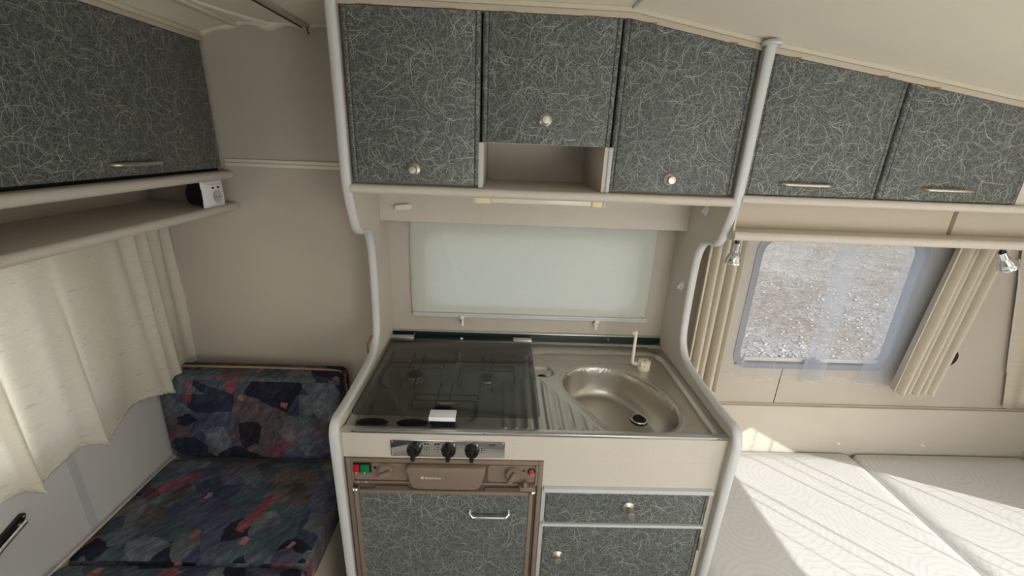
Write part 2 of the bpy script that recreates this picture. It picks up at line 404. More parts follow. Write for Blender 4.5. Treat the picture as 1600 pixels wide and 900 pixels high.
def text_mesh(name, body, size, mat, loc, parent, rx=90, rz=0, depth=.0002, align='LEFT', bold=0):
    cu = bpy.data.curves.new('t', 'FONT'); cu.body = body; cu.size = size; cu.extrude = depth; cu.align_x = align; cu.offset = bold; cu.resolution_u = 3
    t = bpy.data.objects.new('t', cu); C.objects.link(t); dg = bpy.context.evaluated_depsgraph_get()
    me = bpy.data.meshes.new_from_object(t.evaluated_get(dg)); bpy.data.objects.remove(t); bpy.data.curves.remove(cu)
    me.name = name; me.materials.clear(); me.materials.append(mat)
    me.transform(Matrix.Translation(Vector(loc) - world_loc(parent)) @ Matrix.Rotation(math.radians(rz), 4, 'Z') @ Matrix.Rotation(math.radians(rx), 4, 'X'))
    o = bpy.data.objects.new(name, me); C.objects.link(o); o.parent = parent; return o

# ------------------------------------------------------------------ setting
YB = 1.44; XL = -1.17; XR = 2.2; YF = -.66
CEIL = [(-1.17, 1.745), (-.90, 1.829), (-.785, 1.858), (-.3, 1.864), (.28, 1.861), (.615, 1.806), (1.0, 1.752), (1.27, 1.712), (1.75, 1.65), (2.2, 1.57)]
def ceil_z(x):
    for (a, za), (b, zb) in zip(CEIL, CEIL[1:]):
        if a <= x <= b: return za + (zb - za) * (x - a) / (b - a)
    return CEIL[0][1] if x < CEIL[0][0] else CEIL[-1][1]
struct('floor', box(XL - .04, XR + .04, YF - .04, YB + .04, -.04, 0), M['wood'])
HX0, HX1, HY0, HY1 = -.10, .60, -.53, .17       # roof hatch
def ceil_piece(mb, x0, x1, y0, y1):
    xs = sorted(set([x0, x1] + [x for x, z in CEIL if x0 < x < x1]))
    poly = [(x, ceil_z(x)) for x in xs] + [(x, ceil_z(x) + .04) for x in reversed(xs)]
    mb.prism(poly, 'y', y0, y1)
mb = MB(); ceil_piece(mb, XL - .04, HX0, YF - .04, YB + .04); ceil_piece(mb, HX1, XR + .04, YF - .04, YB + .04)
ceil_piece(mb, HX0, HX1, YF - .04, HY0); ceil_piece(mb, HX0, HX1, HY1, YB + .04)
struct('ceiling', mb, M['ceiling'])
def wall_y(name, y0, y1, holes, mat, x0=XL - .04, x1=XR + .04):
    mb = MB(); xs = sorted(set([x0, x1] + [h[0] for h in holes] + [h[1] for h in holes] + [x for x, z in CEIL if x0 < x < x1]))
    for a, b in zip(xs, xs[1:]):
        zt = lambda x: ceil_z(x) + .004
        hs = [h for h in holes if h[0] <= a + 1e-6 and h[1] >= b - 1e-6]
        if hs:
            h = hs[0]
            if h[2] > .001: mb.prism([(a, 0), (b, 0), (b, h[2]), (a, h[2])], 'y', y0, y1)
            mb.prism([(a, h[3]), (b, h[3]), (b, zt(b)), (a, zt(a))], 'y', y0, y1)
        else: mb.prism([(a, 0), (b, 0), (b, zt(b)), (a, zt(a))], 'y', y0, y1)
    return struct(name, mb, mat)
W1 = (-.27, .49, .99, 1.27); W2 = (.905, 1.50, .785, 1.285)
wb = wall_y('wall_back', YB, YB + .035, [W1, W2], M['wall'])
wall_y('wall_front', YF - .035, YF, [(-.75, -.15, .02, 1.72), (.2, 1.5, .84, 1.46)], M['wall_end'])
def wall_x(name, x0, x1, hole, mat):
    mb = MB(); y0, y1, z0, z1 = hole; zt = ceil_z((x0 + x1) / 2) + .02
    mb.box(x0, x1, YF, y0, 0, zt); mb.box(x0, x1, y1, YB, 0, zt); mb.box(x0, x1, y0, y1, 0, z0); mb.box(x0, x1, y0, y1, z1, zt)
    return struct(name, mb, mat)
WL = (-.1, 1.08, .80, 1.27); WR = (-.60, .86, .58, 1.47)
wl = wall_x('wall_left', XL - .035, XL, WL, M['wall_end']); wr = wall_x('wall_right', XR, XR + .035, WR, M['wall'])
# seam strips on walls
MB().box(XL, XL + .0015, .962, .985, .43, .80).build('seam_strip', plain('grey_seam_tape', (188, 189, 190), .5), wl)
MB().box(1.0985, 1.1005, YB - .0015, YB, .60, .785).build('panel_seam', M['void'], wb)
MB().box(-.102, -.100, YB - .0015, YB, .895, .99).build('panel_seam', M['cornice'], wb)

def window_frame(n, axis, c, hole, mat, t=.022, r=.05, depth=(.0, .03)):
    a0, a1, z0, z1 = hole; e = thing('window_%d' % n, '', '', ((a0 + a1) / 2 if axis == 'y' else c, c if axis == 'y' else (a0 + a1) / 2, z0))
    del e['label'], e['category']; e['kind'] = 'structure'
    outer = rrect(a0 - .012, a1 + .012, z0 - .012, z1 + .012, r + .012, 6); inner = rrect(a0 + t - .012, a1 - t + .012, z0 + t - .012, z1 - t + .012, r, 6)
    mb = MB(); bm = mb.bm; L = []
    def P(p, d): return (p[0], c + d, p[1]) if axis == 'y' else (c + d, p[0], p[1])
    s = -1 if (axis == 'y' and c > 0) or (axis == 'x' and c > 0) else 1   # towards the room
    for poly, d in ((outer, 0), (outer, s * .004), (inner, s * .006), (inner, -s * .03), (outer, -s * .03)):
        L.append([bm.verts.new(P(p, d)) for p in poly])
    n_ = len(outer)
    for A, B in zip(L, L[1:] + L[:1]):
        for k in range(n_): bm.faces.new((A[k], A[(k + 1) % n_], B[(k + 1) % n_], B[k]))
    mb.build('frame', mat, e)
    pb = MB(); q = -s * .016
    if axis == 'y': pb.prism(rrect(a0 + t - .014, a1 - t + .014, z0 + t - .014, z1 - t + .014, r, 6), 'y', c + q, c + q + .003)
    else: pb.prism(rrect(a0 + t - .014, a1 - t + .014, z0 + t - .014, z1 - t + .014, r, 6), 'x', c + q, c + q + .003)
    pb.build('pane', M['pane'], e)
    return e
window_frame(1, 'y', YB, W1, M['rubber'])
w2 = window_frame(2, 'y', YB, W2, M['rubber'])
MB().box(.94, 1.47, YB + .004, YB + .012, .800, .815, .002).build('inner_rail', M['cream'], w2)
mb = MB().box(1.17, 1.235, YB - .010, YB + .004, .792, .812, .003).box(1.185, 1.205, YB - .020, YB - .008, .797, .83, .003); mb.build('latch', M['rubber'], w2)
window_frame(3, 'x', XL, WL, M['rubber']); window_frame(4, 'x', XR, WR, M['rubber'])
window_frame(5, 'y', YF, (.2, 1.5, .84, 1.46), M['rubber'])

# trims: wall rail, ceiling battens, cornices
rail = struct('trim_1', MB().box(-.895, -.42, YB - .008, YB, 1.452, 1.476, .003), M['cream'])
MB().box(-.895, -.42, YB - .010, YB - .008, 1.4625, 1.4655).build('groove_line', M['cornice'], rail)
def batten(n, x, y0, y1, wdt, mat, h=.006):
    z = ceil_z(x); return struct(n, MB().box(x - wdt / 2, x + wdt / 2, y0, y1, z - h, z + .002, .002), mat)
batten('trim_2', -.798, YF, YB - .004, .022, M['ceiling'], .007)
b2 = batten('trim_3', -.592, YF, YB - .003, .026, M['batten'], .007)
MB().box(-.606, -.602, YF, YB - .004, ceil_z(-.6) - .0095, ceil_z(-.6) - .006).build('rail_slot', M['tanknife'], b2)
batten('trim_4', .283, YF, 1.118, .010, M['white'], .004)
# gathered vinyl edge between ceiling and back wall
def vinyl(u, v):
    x = -.90 + u * .495; z = ceil_z(x)
    sag = .010 + .010 * math.exp(-((x + .70) / .035) ** 2) + .003 * math.sin(x * 60)
    a = v * PI / 2
    return (x, YB - .001 - .022 * math.cos(a) * (.6 + .4 * math.exp(-((x + .7) / .06) ** 2)), z + .002 - sag * math.sin(a) * .95)
mb = MB().grid(vinyl, 60, 6); struct('trim_5', mb, M['ceiling'])
def vfold(u, v):
    # slack fold of ceiling vinyl running diagonally towards the wall
    y = 1.05 + u * .37; x = -.80 + .10 * u ** 2; a = v * PI
    return (x + .010 * math.cos(a), y, ceil_z(x) + .002 - .010 * math.sin(a) * (.25 + .75 * u))
struct('trim_6', MB().grid(vfold, 24, 8), M['ceiling'])
t = thing('ceiling_hook', 'small dark metal hook hanging at end of ceiling rail above left wall panel', 'hook', (-.586, 1.425, 1.835))
MB().tube([(-.586, 1.425, 1.858), (-.586, 1.425, 1.848), (-.584, 1.421, 1.842), (-.582, 1.424, 1.836), (-.585, 1.428, 1.836)], .0018, 6).build('hook_wire', M['tanknife'], t)

# ground outside
gd = MB()
def gz(x, y): return -.45 + .02 * math.sin(x * 1.7 + y) + .015 * math.sin(y * 2.3 - x * .8)
gd.grid(lambda u, v: (-30 + 64 * u, -30 + 64 * v, gz(-30 + 64 * u, -30 + 64 * v)), 90, 90)
g = gd.build('ground', M['gravel']); g['kind'] = 'structure'
st = MB(); protos = []
for i in range(3500):
    y = 3.6 + 7 * random.random() ** 1.2; x = y * (.5 + .7 * random.random()); r = .006 + .016 * random.random() ** 3
    b = bmesh.new(); bmesh.ops.create_icosphere(b, subdivisions=1, radius=r)
    for v in b.verts: v.co *= .75 + .5 * random.random()
    b2_ = Matrix.Translation((x, y, gz(x, y) + r * .1)) @ Matrix.Diagonal((1.2, 1, .6, 1)); st.merge(b, b2_)
s_ = st.build('gravel_stones', M['stone'], angle=20); s_['kind'] = 'stuff'; tag(s_, 'loose pale stones scattered on the dry ground outside the window', 'stones')

# ------------------------------------------------------------------ partition panels either side of the kitchen
PROF = [(1.103, 1.875), (1.108, 1.70), (1.108, 1.47), (1.118, 1.41), (1.146, 1.338), (1.158, 1.318), (1.178, 1.307), (1.203, 1.306), (1.228, 1.303), (1.252, 1.290), (1.270, 1.262),
        (1.279, 1.215), (1.280, 1.10), (1.277, 1.00), (1.268, .958), (1.246, .928), (1.214, .908), (1.16, .900), (1.05, .893), (.94, .891), (.908, .893), (.890, .886), (.880, .868), (.878, .84), (.882, .60), (.887, .30), (.890, .0)]
def smooth(P, it=2):
    for _ in range(it):
        Q = [P[0]]
        for a, b in zip(P, P[1:]):
            Q += [(a[0] * .75 + b[0] * .25, a[1] * .75 + b[1] * .25), (a[0] * .25 + b[0] * .75, a[1] * .25 + b[1] * .75)]
        P = Q + [P[-1]]
    return P
PS = smooth(PROF)
def partition(x0, x1, label, xt):
    top = min(ceil_z(x0), ceil_z(x1)) - .001
    prof = [(y, min(z, top)) for y, z in PS]; prof = [p for i, p in enumerate(prof) if i == 0 or p != prof[i - 1]]
    poly = [(y + .004, z) for y, z in prof] + [(YB - .001, 0), (YB - .001, top)]
    e = thing('partition_panel', label, 'panel', ((x0 + x1) / 2, 1.2, 0))
    MB().prism(poly, 'x', x0, x1).build('panel', M['beige'], e, angle=25)
    pts = [(xt, y, z) for y, z in prof if z < top or y == prof[0][0]]
    MB().tube(pts, .0085, 12, up=(1, 0, 0), rx=.0125).build('edge_trim', M['white'], e, angle=60)
    return e
pl = partition(-.405, -.39, 'beige kitchen partition with white rounded edge, beside the patterned bench', -.3985)
pr = partition(.600, .615, 'beige kitchen partition with white rounded edge, beside the white mattress', .6085)
MB().lathe([(0, .0), (.020, .0), (.022, .004), (.018, .010), (.014, .012)], (.6085, 1.104, ceil_z(.61) - .013), (0, 0, 1), 20).build('end_cap', M['white'], pr)
def hook(y, z, lab):
    e = thing('curtain_hook', lab, 'hook', (.600, y, z))
    mb = MB(); mb.prism([(y - .016, z - .005), (y - .009, z + .016), (y + .010, z + .013), (y + .015, z - .004), (y + .003, z - .020)], 'x', .5955, .600, .0015); mb.build('plate', M['bright'], e)
    MB().tube([(.596, y, z + .004), (.588, y - .002, z + .002), (.583, y - .005, z - .004), (.585, y - .010, z - .006)], .0032, 8).build('peg', M['bright'], e)
hook(1.250, 1.393, 'white plastic hook high on right kitchen partition, under the cabinet ledge')
hook(1.322, 1.133, 'white plastic hook on right kitchen partition, level with the blind')

# ------------------------------------------------------------------ knobs and handles
def knob(x, y, z, parent, s=1.0, long=0):
    o = MB().lathe([(0, 0), (.0155 * s, 0), (.0165 * s, .002), (.0155 * s, .004), (.0125 * s, .0055), (.0075 * s, .008), (.0065 * s, .012 + long), (.009 * s, .015 + long), (.0105 * s, .017 + long), (.0105 * s, .020 + long), (.009 * s, .0225 + long), (0, .0235 + long)], (x, y, z), (0, -1, 0), 28).build('knob', M['nickel'], parent, angle=50)
    return o
def bow_handle(p0, p1, out, parent, r=.0042, name='handle', mat='nickel'):
    p0, p1, out = Vector(p0), Vector(p1), Vector(out); N = 14; pts = [p0]; rad = [r]
    for i in range(N + 1):
        u = i / N; pts.append(p0.lerp(p1, u) + out * (.75 + .25 * math.sin(PI * u)) if 0 < u < 1 else p0.lerp(p1, u) + out * .55)
    pts.append(p1)
    return MB().tube(pts, r, 10, rx=None).build(name, M[mat], parent, angle=70)

# ------------------------------------------------------------------ overhead cabinets over the kitchen and bed
YD = 1.12
def door_y(parent, x0, x1, z0, ztop, yf=YD, th=.016, gl=True, gr=True):
    """door with rounded vertical edges and a groove beside each; its top follows ztop(x)"""
    pr_ = []
    def side(x, s):
        return [(x, yf + th), (x, yf + .007), (x + s * .0015, yf + .003), (x + s * .005, yf + .0005), (x + s * .009, yf), (x + s * .0115, yf + .0012), (x + s * .0125, yf + .0035), (x + s * .0135, yf + .0012), (x + s * .016, yf)]
    L = side(x0, 1); Rr = side(x1, -1)[::-1]
    prof = L + Rr; mb = MB(); bm = mb.bm
    a = [bm.verts.new((p[0], p[1], z0)) for p in prof]; b = [bm.verts.new((p[0], p[1], ztop(p[0]))) for p in prof]
    n = len(prof)
    for i in range(n): bm.faces.new((a[i], a[(i + 1) % n], b[(i + 1) % n], b[i]))
    bm.faces.new(a); bm.faces.new(b)
    return mb.build('door', M['laminate'], parent, angle=50)
dtop = lambda x: ceil_z(x) - .024
def cabinet(label, x0, x1, spans, shelf=None, niche=None, name='overhead_cabinet'):
    e = thing(name, label, 'cabinet', ((x0 + x1) / 2, YD, 1.42))
    mb = MB()
    # carcass: dark interior fronts kept behind the doors
    xs = sorted(set([x0, x1] + [x for x, z in CEIL if x0 < x < x1] + ([niche[0], niche[1]] if niche else [])))
    for a, b in zip(xs, xs[1:]):
        zb = 1.445
        if niche and a >= niche[0] - 1e-6 and b <= niche[1] + 1e-6: zb = niche[2]
        mb.prism([(a, zb), (b, zb), (b, ceil_z(b) - .003), (a, ceil_z(a) - .003)], 'y', YD + .018, YB - .002)
    mb.build('carcass', M['beige'] if niche else M['beige'], e)
    # cornice
    cb = MB(); cu = MB(); xs = sorted(set([x0, x1] + [x for x, z in CEIL if x0 < x < x1]))
    for a, b in zip(xs, xs[1:]):
        cb.prism([(a, ceil_z(a) - .0225), (b, ceil_z(b) - .0225), (b, ceil_z(b) - .0105), (a, ceil_z(a) - .0105)], 'y', YD + .001, YD + .0185)
        cu.prism([(a, ceil_z(a) - .0100), (b, ceil_z(b) - .0100), (b, ceil_z(b) - .0006), (a, ceil_z(a) - .0006)], 'y', YD - .005, YD + .0185)
    cb.build('cornice_board', M['cornice'], e); cu.build('cornice_moulding', M['batten'], e)
    return e
ovh = cabinet('wide overhead kitchen cabinet with three dark fibre-patterned doors and small open niche', -.389, .599, None, niche=(-.066, .272, 1.556))
D = []
for (x0, x1, z0, kx, kz) in ((-.384, -.0635, 1.452, -.228, 1.485), (-.0585, .2635, 1.557, .097, 1.614), (.2685, .595, 1.452, .424, 1.484)):
    d = door_y(ovh, x0, x1, z0, dtop); knob(kx, YD, kz, d)
    for hx in (x0 + .055, x1 - .075):
        MB().box(hx - .018, hx + .018, YD - .0005, YD + .004, dtop(hx) + .0002, dtop(hx) + .0022).build('hinge', M['brass'], d)
MB().box(-.068, -.054, YD + .0165, YD + .0178, 1.557, dtop(-.06)).build('gap_shade_strip', M['void'], ovh)  # dark strip stands in for the shade in the gap between doors
MB().box(.260, .273, YD + .0165, YD + .0178, 1.557, dtop(.27)).build('gap_shade_strip', M['void'], ovh)
# ledge under the kitchen doors
def ledge_poly(y0, y1, z0, z1):
    r = (z1 - z0) / 2 * .95
    return [(y0 + r + r * math.cos(math.radians(a)), (z0 + z1) / 2 + (z1 - z0) / 2 * math.sin(math.radians(a))) for a in range(90, 271, 20)] + [(y1, z0), (y1, z1)]
MB().prism(ledge_poly(1.103, YB - .002, 1.421, 1.4445), 'x', -.389, .599).build('ledge', M['beige'], ovh)
MB().box(-.0665, -.0545, YD + .0, YD + .30, 1.4445, 1.556, .001).build('niche_upright', M['grey'], ovh)
MB().box(.262, .272, YD + .0, YD + .30, 1.4445, 1.556, .001).build('niche_upright', M['grey'], ovh)
MB().box(.252, .262, YD + .004, YB - .003, 1.4446, 1.5558).build('niche_lining', M['beige'], ovh)
MB().box(-.0545, -.0535, YD + .004, YB - .003, 1.4446, 1.5558).build('niche_lining', M['beige'], ovh)
MB().box(-.053, .252, YB - .03, YB - .004, 1.4446, 1.5558).build('niche_back', M['beige'], ovh)
MB().lathe([(0, 0), (.0022, 0), (.0022, .0006), (0, .0008)], (.497, YD, 1.603), (0, -1, 0), 8).build('screw_hole', M['void'], D and ovh or ovh)

ov2 = cabinet('overhead cabinet above the bed with two dark fibre-patterned doors', .617, 1.40, None)
for (x0, x1, h0, h1) in ((.622, .974, .715, .843), (.980, 1.357, 1.094, 1.215)):
    d = door_y(ov2, x0, x1, 1.455, dtop)
    bow_handle((h0, YD, 1.484), (h1, YD, 1.484), (0, -.020, 0), d)
    for hx in (x0 + .055, x1 - .075):
        MB().box(hx - .018, hx + .018, YD - .0005, YD + .004, dtop(hx) + .0002, dtop(hx) + .0022).build('hinge', M['brass'], d)
MB().box(.970, .984, YD + .0165, YD + .0178, 1.456, dtop(.98)).build('gap_shade_strip', M['void'], ov2)  # shade between the bed cabinet doors, put in as a dark strip
MB().box(1.36, 1.40, YD + .004, YD + .018, 1.452, ceil_z(1.4) - .02).build('end_stile', M['beige'], ov2)
MB().prism(ledge_poly(1.103, YB - .002, 1.431, 1.4525), 'x', .617, 2.19).build('ledge', M['beige'], ov2)
MB().prism(ledge_poly(1.103, YB - .002, 1.333, 1.3575), 'x', .617, 2.19).build('lower_shelf', M['beige'], ov2)
MB().box(.617, 2.19, 1.172, 1.184, 1.3577, 1.4308).build('shelf_back', M['cornice'], ov2)
MB().box(1.256, 1.268, 1.1708, 1.1719, 1.3577, 1.4308).build('panel_seam', M['brown'], ov2)
MB().box(.617, .622, 1.12, YB - .002, 1.3575, 1.431).build('shelf_end', M['beige'], ov2)

# overhead cabinet on the left wall (runs in depth)
e = thing('overhead_cabinet', 'overhead cabinet on the left wall with one dark fibre-patterned flap door over open shelf', 'cabinet', (-.95, .9, 1.31))
XD = -.902
MB().prism([(XL + .001, 1.44), (XD - .018, 1.44), (XD - .018, ceil_z(XD - .018) - .003), (XL + .001, ceil_z(XL) - .003)], 'y', -.3, YB - .002).build('carcass', M['beige'], e)
mb = MB(); y0, y1 = .70, 1.428
prof = [(XD - .016, y0), (XD, y0), (XD, y1 - .016), (XD - .0012, y1 - .0135), (XD - .0035, y1 - .0125), (XD - .0012, y1 - .0115), (XD, y1 - .009), (XD - .003, y1 - .0015), (XD - .007, y1), (XD - .016, y1)]
mb.prism(prof, 'z', 1.4475, 1.803); dl = mb.build('door', M['laminate'], e, angle=50)
bow_handle((XD, 1.028, 1.4745), (XD, 1.165, 1.4745), (.020, 0, 0), dl, r=.0050)
MB().box(XD - .0175, XD - .0160, -.3, 1.428, 1.4378, 1.4475).build('gap_shade_strip', M['void'], e)  # dark strip for the shade line under the left door
MB().box(XD - .016, XD, -.30, .693, 1.444, 1.803, .003).build('door', M['laminate'], e)
MB().box(XD - .018, XD + .001, -.3, YB - .002, 1.805, 1.8165).build('cornice_board', M['cornice'], e)
MB().box(XD - .018, XD + .006, -.3, YB - .002, 1.817, ceil_z(XD) - .0008).build('cornice_moulding', M['batten'], e)
def ledge_x(z0, z1, yend):
    p = ledge_poly(0, .30, z0, z1); p = [(-.876 - q[0], q[1]) for q in p]; p = [(max(x, XL + .001), z) for x, z in p]
    return MB().prism(p, 'y', -.3, yend)
ledge_x(1.413, 1.4375, YB - .004).build('ledge', M['beige'], e)
ledge_x(1.312, 1.3365, YB - .004).build('lower_shelf', M['beige'], e)
MB().box(XL + .0, XL + .012, -.3, YB - .003, 1.3365, 1.413).build('shelf_back', M['beige'], e)

# socket standing in the end of the left shelf
e = thing('wall_socket', 'white square power outlet with two charging ports at the end of left shelf', 'socket', (-.89, 1.33, 1.3365))
MB().lathe([(0, 0), (.034, 0), (.034, .045), (0, .045)], (-.89, 1.322, 1.3745), (-1, 0, 0), 28).build('back_box', M['black'], e)
mb = MB(); yo0, yo1, zo0, zo1 = 1.293, 1.388, 1.3372, 1.4125; b_ = .010
A = [(yo0, zo0), (yo1, zo0), (yo1, zo1), (yo0, zo1)]; B = [(yo0 + b_, zo0 + b_), (yo1 - b_, zo0 + b_), (yo1 - b_, zo1 - b_), (yo0 + b_, zo1 - b_)]
vs = mb.add([(-.892, *p) for p in A] + [(-.888, *p) for p in A] + [(-.881, *p) for p in B], [(0, 1, 2, 3), (0, 1, 5, 4), (1, 2, 6, 5), (2, 3, 7, 6), (3, 0, 4, 7), (4, 5, 9, 8), (5, 6, 10, 9), (6, 7, 11, 10), (7, 4, 8, 11), (8, 9, 10, 11)])
pt = mb.build('cover_plate', M['bright'], e)
MB().box(-.8812, -.8795, 1.308, 1.374, 1.346, 1.404, .0008).build('insert', M['bright'], e)
MB().lathe([(.0195, .0025), (.018, .0015), (.017, -.006 + .0075), (.0, .001)], (-.8797, 1.343, 1.366), (1, 0, 0), 28).build('outlet_dish', M['grey'], e)
for dy in (-.008, .008): MB().lathe([(0, 0), (.0022, 0), (.0022, .0006), (0, .0006)], (-.8785, 1.343 + dy, 1.366), (1, 0, 0), 10).build('pin_hole', M['void'], e)
for yy in (1.330, 1.354): MB().box(-.8797, -.8790, yy - .0055, yy + .0055, 1.3915, 1.3965).build('charging_port', M['void'], e)

# ------------------------------------------------------------------ under-cabinet board, lamp, blind
e = thing('pelmet_board', 'beige board under the overhead kitchen cabinet hiding the top of blind', 'board', (.1, 1.36, 1.308))
MB().box(-.3895, .5995, 1.36, 1.374, 1.308, 1.4205).build('board', M['beige'], e)
mb = MB().lathe([(0, 0), (.010, 0), (.010, .006), (0, .006)], (-.298, 1.36, 1.3545), (0, -1, 0), 16)
mb.prism([(-.338 + .0095, 1.3535 - .0095)] + arc(-.330, 1.351, .0095, 270, 90, 8) + arc(-.300, 1.3545, .0095, 90, -90, 8), 'y', 1.346, 1.3545, .0025); mb.build('turn_button', M['cream'], e)
e = thing('strip_light', 'slim strip light with pale ribbed diffuser under the overhead kitchen cabinet', 'lamp', (.1, 1.22, 1.40))
MB().box(-.078, .285, 1.196, 1.24, 1.4195, 1.421).build('base_rail', M['lampend'], e)
MB().box(-.035, .248, 1.200, 1.238, 1.3965, 1.4195, .004).build('diffuser', M['diffuser'], e)
for a, b in ((-.080, -.035), (.248, .279)): MB().box(a, b, 1.199, 1.239, 1.3950, 1.4195, .003).build('lamp_end', M['lampend'], e)
for a, b in ((-.086, -.080), (.279, .286)): MB().box(a, b, 1.198, 1.240, 1.3945, 1.4205, .003).build('end_cap', M['white'], e)
mb = MB(); [mb.box(-.03 + i * .0135, -.028 + i * .0135, 1.1992, 1.238, 1.3958, 1.3970) for i in range(21)]; o = mb.build('diffuser_ribs', M['diffuser'], e); o['kind'] = 'stuff'

e = thing('roller_blind', 'pale grey-green blind drawn down over the window above the sink', 'blind', (.1, 1.425, .955))
def bl(u, v):
    z = 1.345 - v * (1.345 - .972); x = -.312 + u * (.528 + .312)
    x += (.004 * math.sin(v * 2.5)) * (u - .5) * 2 - .004 * (1 - v) * 0
    e1 = math.exp(-((u - .10 - .12 * v) / .012) ** 2) * v * (1 - v) * 4; e2 = math.exp(-((u - .96 + .05 * v) / .018) ** 2)
    y = 1.424 + .003 * math.sin(v * 3.1) - .0022 * e1 - .003 * e2 + .006 * math.exp(-u / .012) + .006 * math.exp(-(1 - u) / .012) + .0012 * math.sin(u * 9 + v * 5)
    return (x, y, z)
MB().grid(bl, 110, 24).build('blind_fabric', M['blind'], e)
bb = MB().box(-.309, .534, 1.414, 1.430, .957, .9725, .003).build('bottom_bar', M['white'], e)
MB().box(-.309, .534, 1.4128, 1.4142, .9665, .968).build('bar_lip', M['grey'], bb)
for (x, lab) in ((-.134, 'small metal turn catch below left part of the blind'), (.352, 'small metal turn catch below right part of the blind')):
    e = thing('blind_catch', lab, 'catch', (x, 1.436, .945), group=None)
    mb = MB().box(x - .0075, x + .0075, 1.4085, 1.4385, .951, .964, .0015); mb.build('clip', M['cream'], e)
    MB().lathe([(0, 0), (.0095, 0), (.0095, .012), (.006, .012), (.005, .008), (0, .008)], (x, 1.4395, .941), (0, -1, 0), 6).build('nut', M['nickel'], e)
    MB().tube([(x, 1.430, .942), (x, 1.424, .934), (x, 1.424, .922)], .0048, 10).build('lever', M['bright'], e)

# green strip and rear rail are part of the worktop edge
struct('trim_7', MB().box(-.389, .5995, 1.428, 1.4395, .862, .892, .001), M['green'])
struct('trim_8', MB().box(-.389, .5995, 1.426, 1.4395, .8922, .8955, .001), M['alu'])
for x in (-.31, .405):
    o = MB().lathe([(0, 0), (.003, 0), (.002, .001), (0, .0012)], (x, 1.428, .881), (0, -1, 0), 10).build('strip_screw', M['alu'], bpy.data.objects['trim_7'])

# ------------------------------------------------------------------ kitchen base cabinet
YK = .900
e = thing('base_cabinet', 'beige kitchen base cabinet with dark fibre-patterned drawer and cupboard door', 'cabinet', (.35, 1.1, 0)); base = e
MB().box(-.389, .5995, YK, YK + .014, .780, .8575).build('fascia', M['beige'], e)
MB().box(.1265, .5995, YK, YK + .014, .688, .7798).build('fascia', M['beige'], e)
MB().box(.1275, .141, YK + .001, YK + .45, .02, .6878).build('side_panel', M['grey'], e)
MB().box(.584, .5995, YK + .001, YK + .45, .02, .6878).build('side_panel', M['beige'], e)
MB().box(.142, .5835, YK + .02, YK + .45, .02, .6878).build('carcass', M['void'], e)
MB().box(.13, .599, YK + .005, YK + .45, .0, .0195).build('plinth', M['void'], e)
MB().prism([(YK + .014, .699), (YK + .0, .699), (YK - .010, .6965), (YK - .014, .691), (YK - .013, .687), (YK - .004, .686), (YK + .014, .686)], 'x', .132, .586).build('top_edging', M['grey'], e)
MB().prism([(YK + .014, .5765), (YK - .010, .5765), (YK - .014, .572), (YK - .010, .568), (YK + .014, .568)], 'x', .132, .577).build('middle_edging', M['grey'], e)
def front_panel(x0, x1, z0, z1, name):
    y = YK - .004
    prof = [(x0, y + .016), (x0, y + .005), (x0 + .004, y + .001), (x0 + .009, y), (x1 - .016, y), (x1 - .013, y + .0012), (x1 - .012, y + .005), (x1 - .011, y + .0012), (x1 - .008, y), (x1 - .002, y + .003), (x1, y + .008), (x1, y + .016)]
    return MB().prism(prof, 'z', z0, z1).build(name, M['laminate'], e, angle=50)
dr = front_panel(.138, .584, .5775, .6855, 'drawer'); knob(.364, YK - .004, .636, dr, 1.0, .012)
cdoor = front_panel(.138, .582, .045, .5665, 'cupboard_door'); knob(.184, YK - .004, .457, cdoor, .95)
MB().box(.583, .5885, YK - .002, YK + .006, .478, .525, .001).build('hinge', M['nickel'], cdoor)

# ------------------------------------------------------------------ refrigerator
e = thing('refrigerator', 'taupe built-in refrigerator with dark fibre-patterned door and control knobs on top', 'refrigerator', (-.13, 1.1, 0))
YR = .896
MB().box(-.386, .1255, YK + .004, 1.38, .02, .7785).build('housing', M['brown_dark'], e)
MB().box(-.385, -.372, YR, YK + .005, .04, .7785, .002).box(.113, .1255, YR, YK + .005, .04, .7785, .002).box(-.372, .113, YR, YK + .005, .7665, .7785, .001).build('outer_frame', M['brown'], e)
MB().box(-.3715, .1125, YK - .001, YK + .004, .683, .7664).build('control_recess', M['brown_dark'], e)
MB().box(-.3715, .1125, YR - .002, YK + .001, .7015, .7075, .002).build('recess_lip', M['brown'], e)
MB().box(-.3715, -.366, YR - .002, YK + .001, .7075, .7664, .001).build('recess_side', M['brown'], e)
MB().box(.1065, .1125, YR - .002, YK + .001, .7075, .7664, .001).build('recess_side', M['brown'], e)
for (a, b) in ((-.3655, -.228), (-.018, .1060)):
    MB().prism(rrect(a, b, .7105, .7635, .008), 'y', YK - .003, YK - .001).build('control_plate', M['brown'], e)
def fasc():
    r = [(-.218, .7665), (-.026, .7665)]
    rt = [(-.024, .760), (-.027, .745), (-.032, .725), (-.036, .710), (-.043, .701), (-.054, .697)]
    lt = [(-.199, .697), (-.210, .701), (-.217, .710), (-.221, .725), (-.225, .745), (-.231, .760)]
    return r + rt + lt
MB().prism(fasc(), 'y', YR - .017, YK - .001, .004, 3).build('control_fascia', M['brown'], e, angle=45)
text_mesh('maker_name', 'Electrolux', .0098, M['print_white'], (-.1785, YR - .0174, .7325), e)
mb = MB().box(-.1890, -.1870, YR - .0176, YR - .017, .7325, .7395).box(-.1865, -.1845, YR - .0176, YR - .017, .7362, .7395).box(-.1865, -.1815, YR - .0176, YR - .017, .7325, .7340)
mb.prism([(-.1840, .7395), (-.1815, .7395), (-.1835, .7355), (-.1850, .7355)], 'y', YR - .0176, YR - .017); mb.build('maker_emblem', M['print_white'], e)
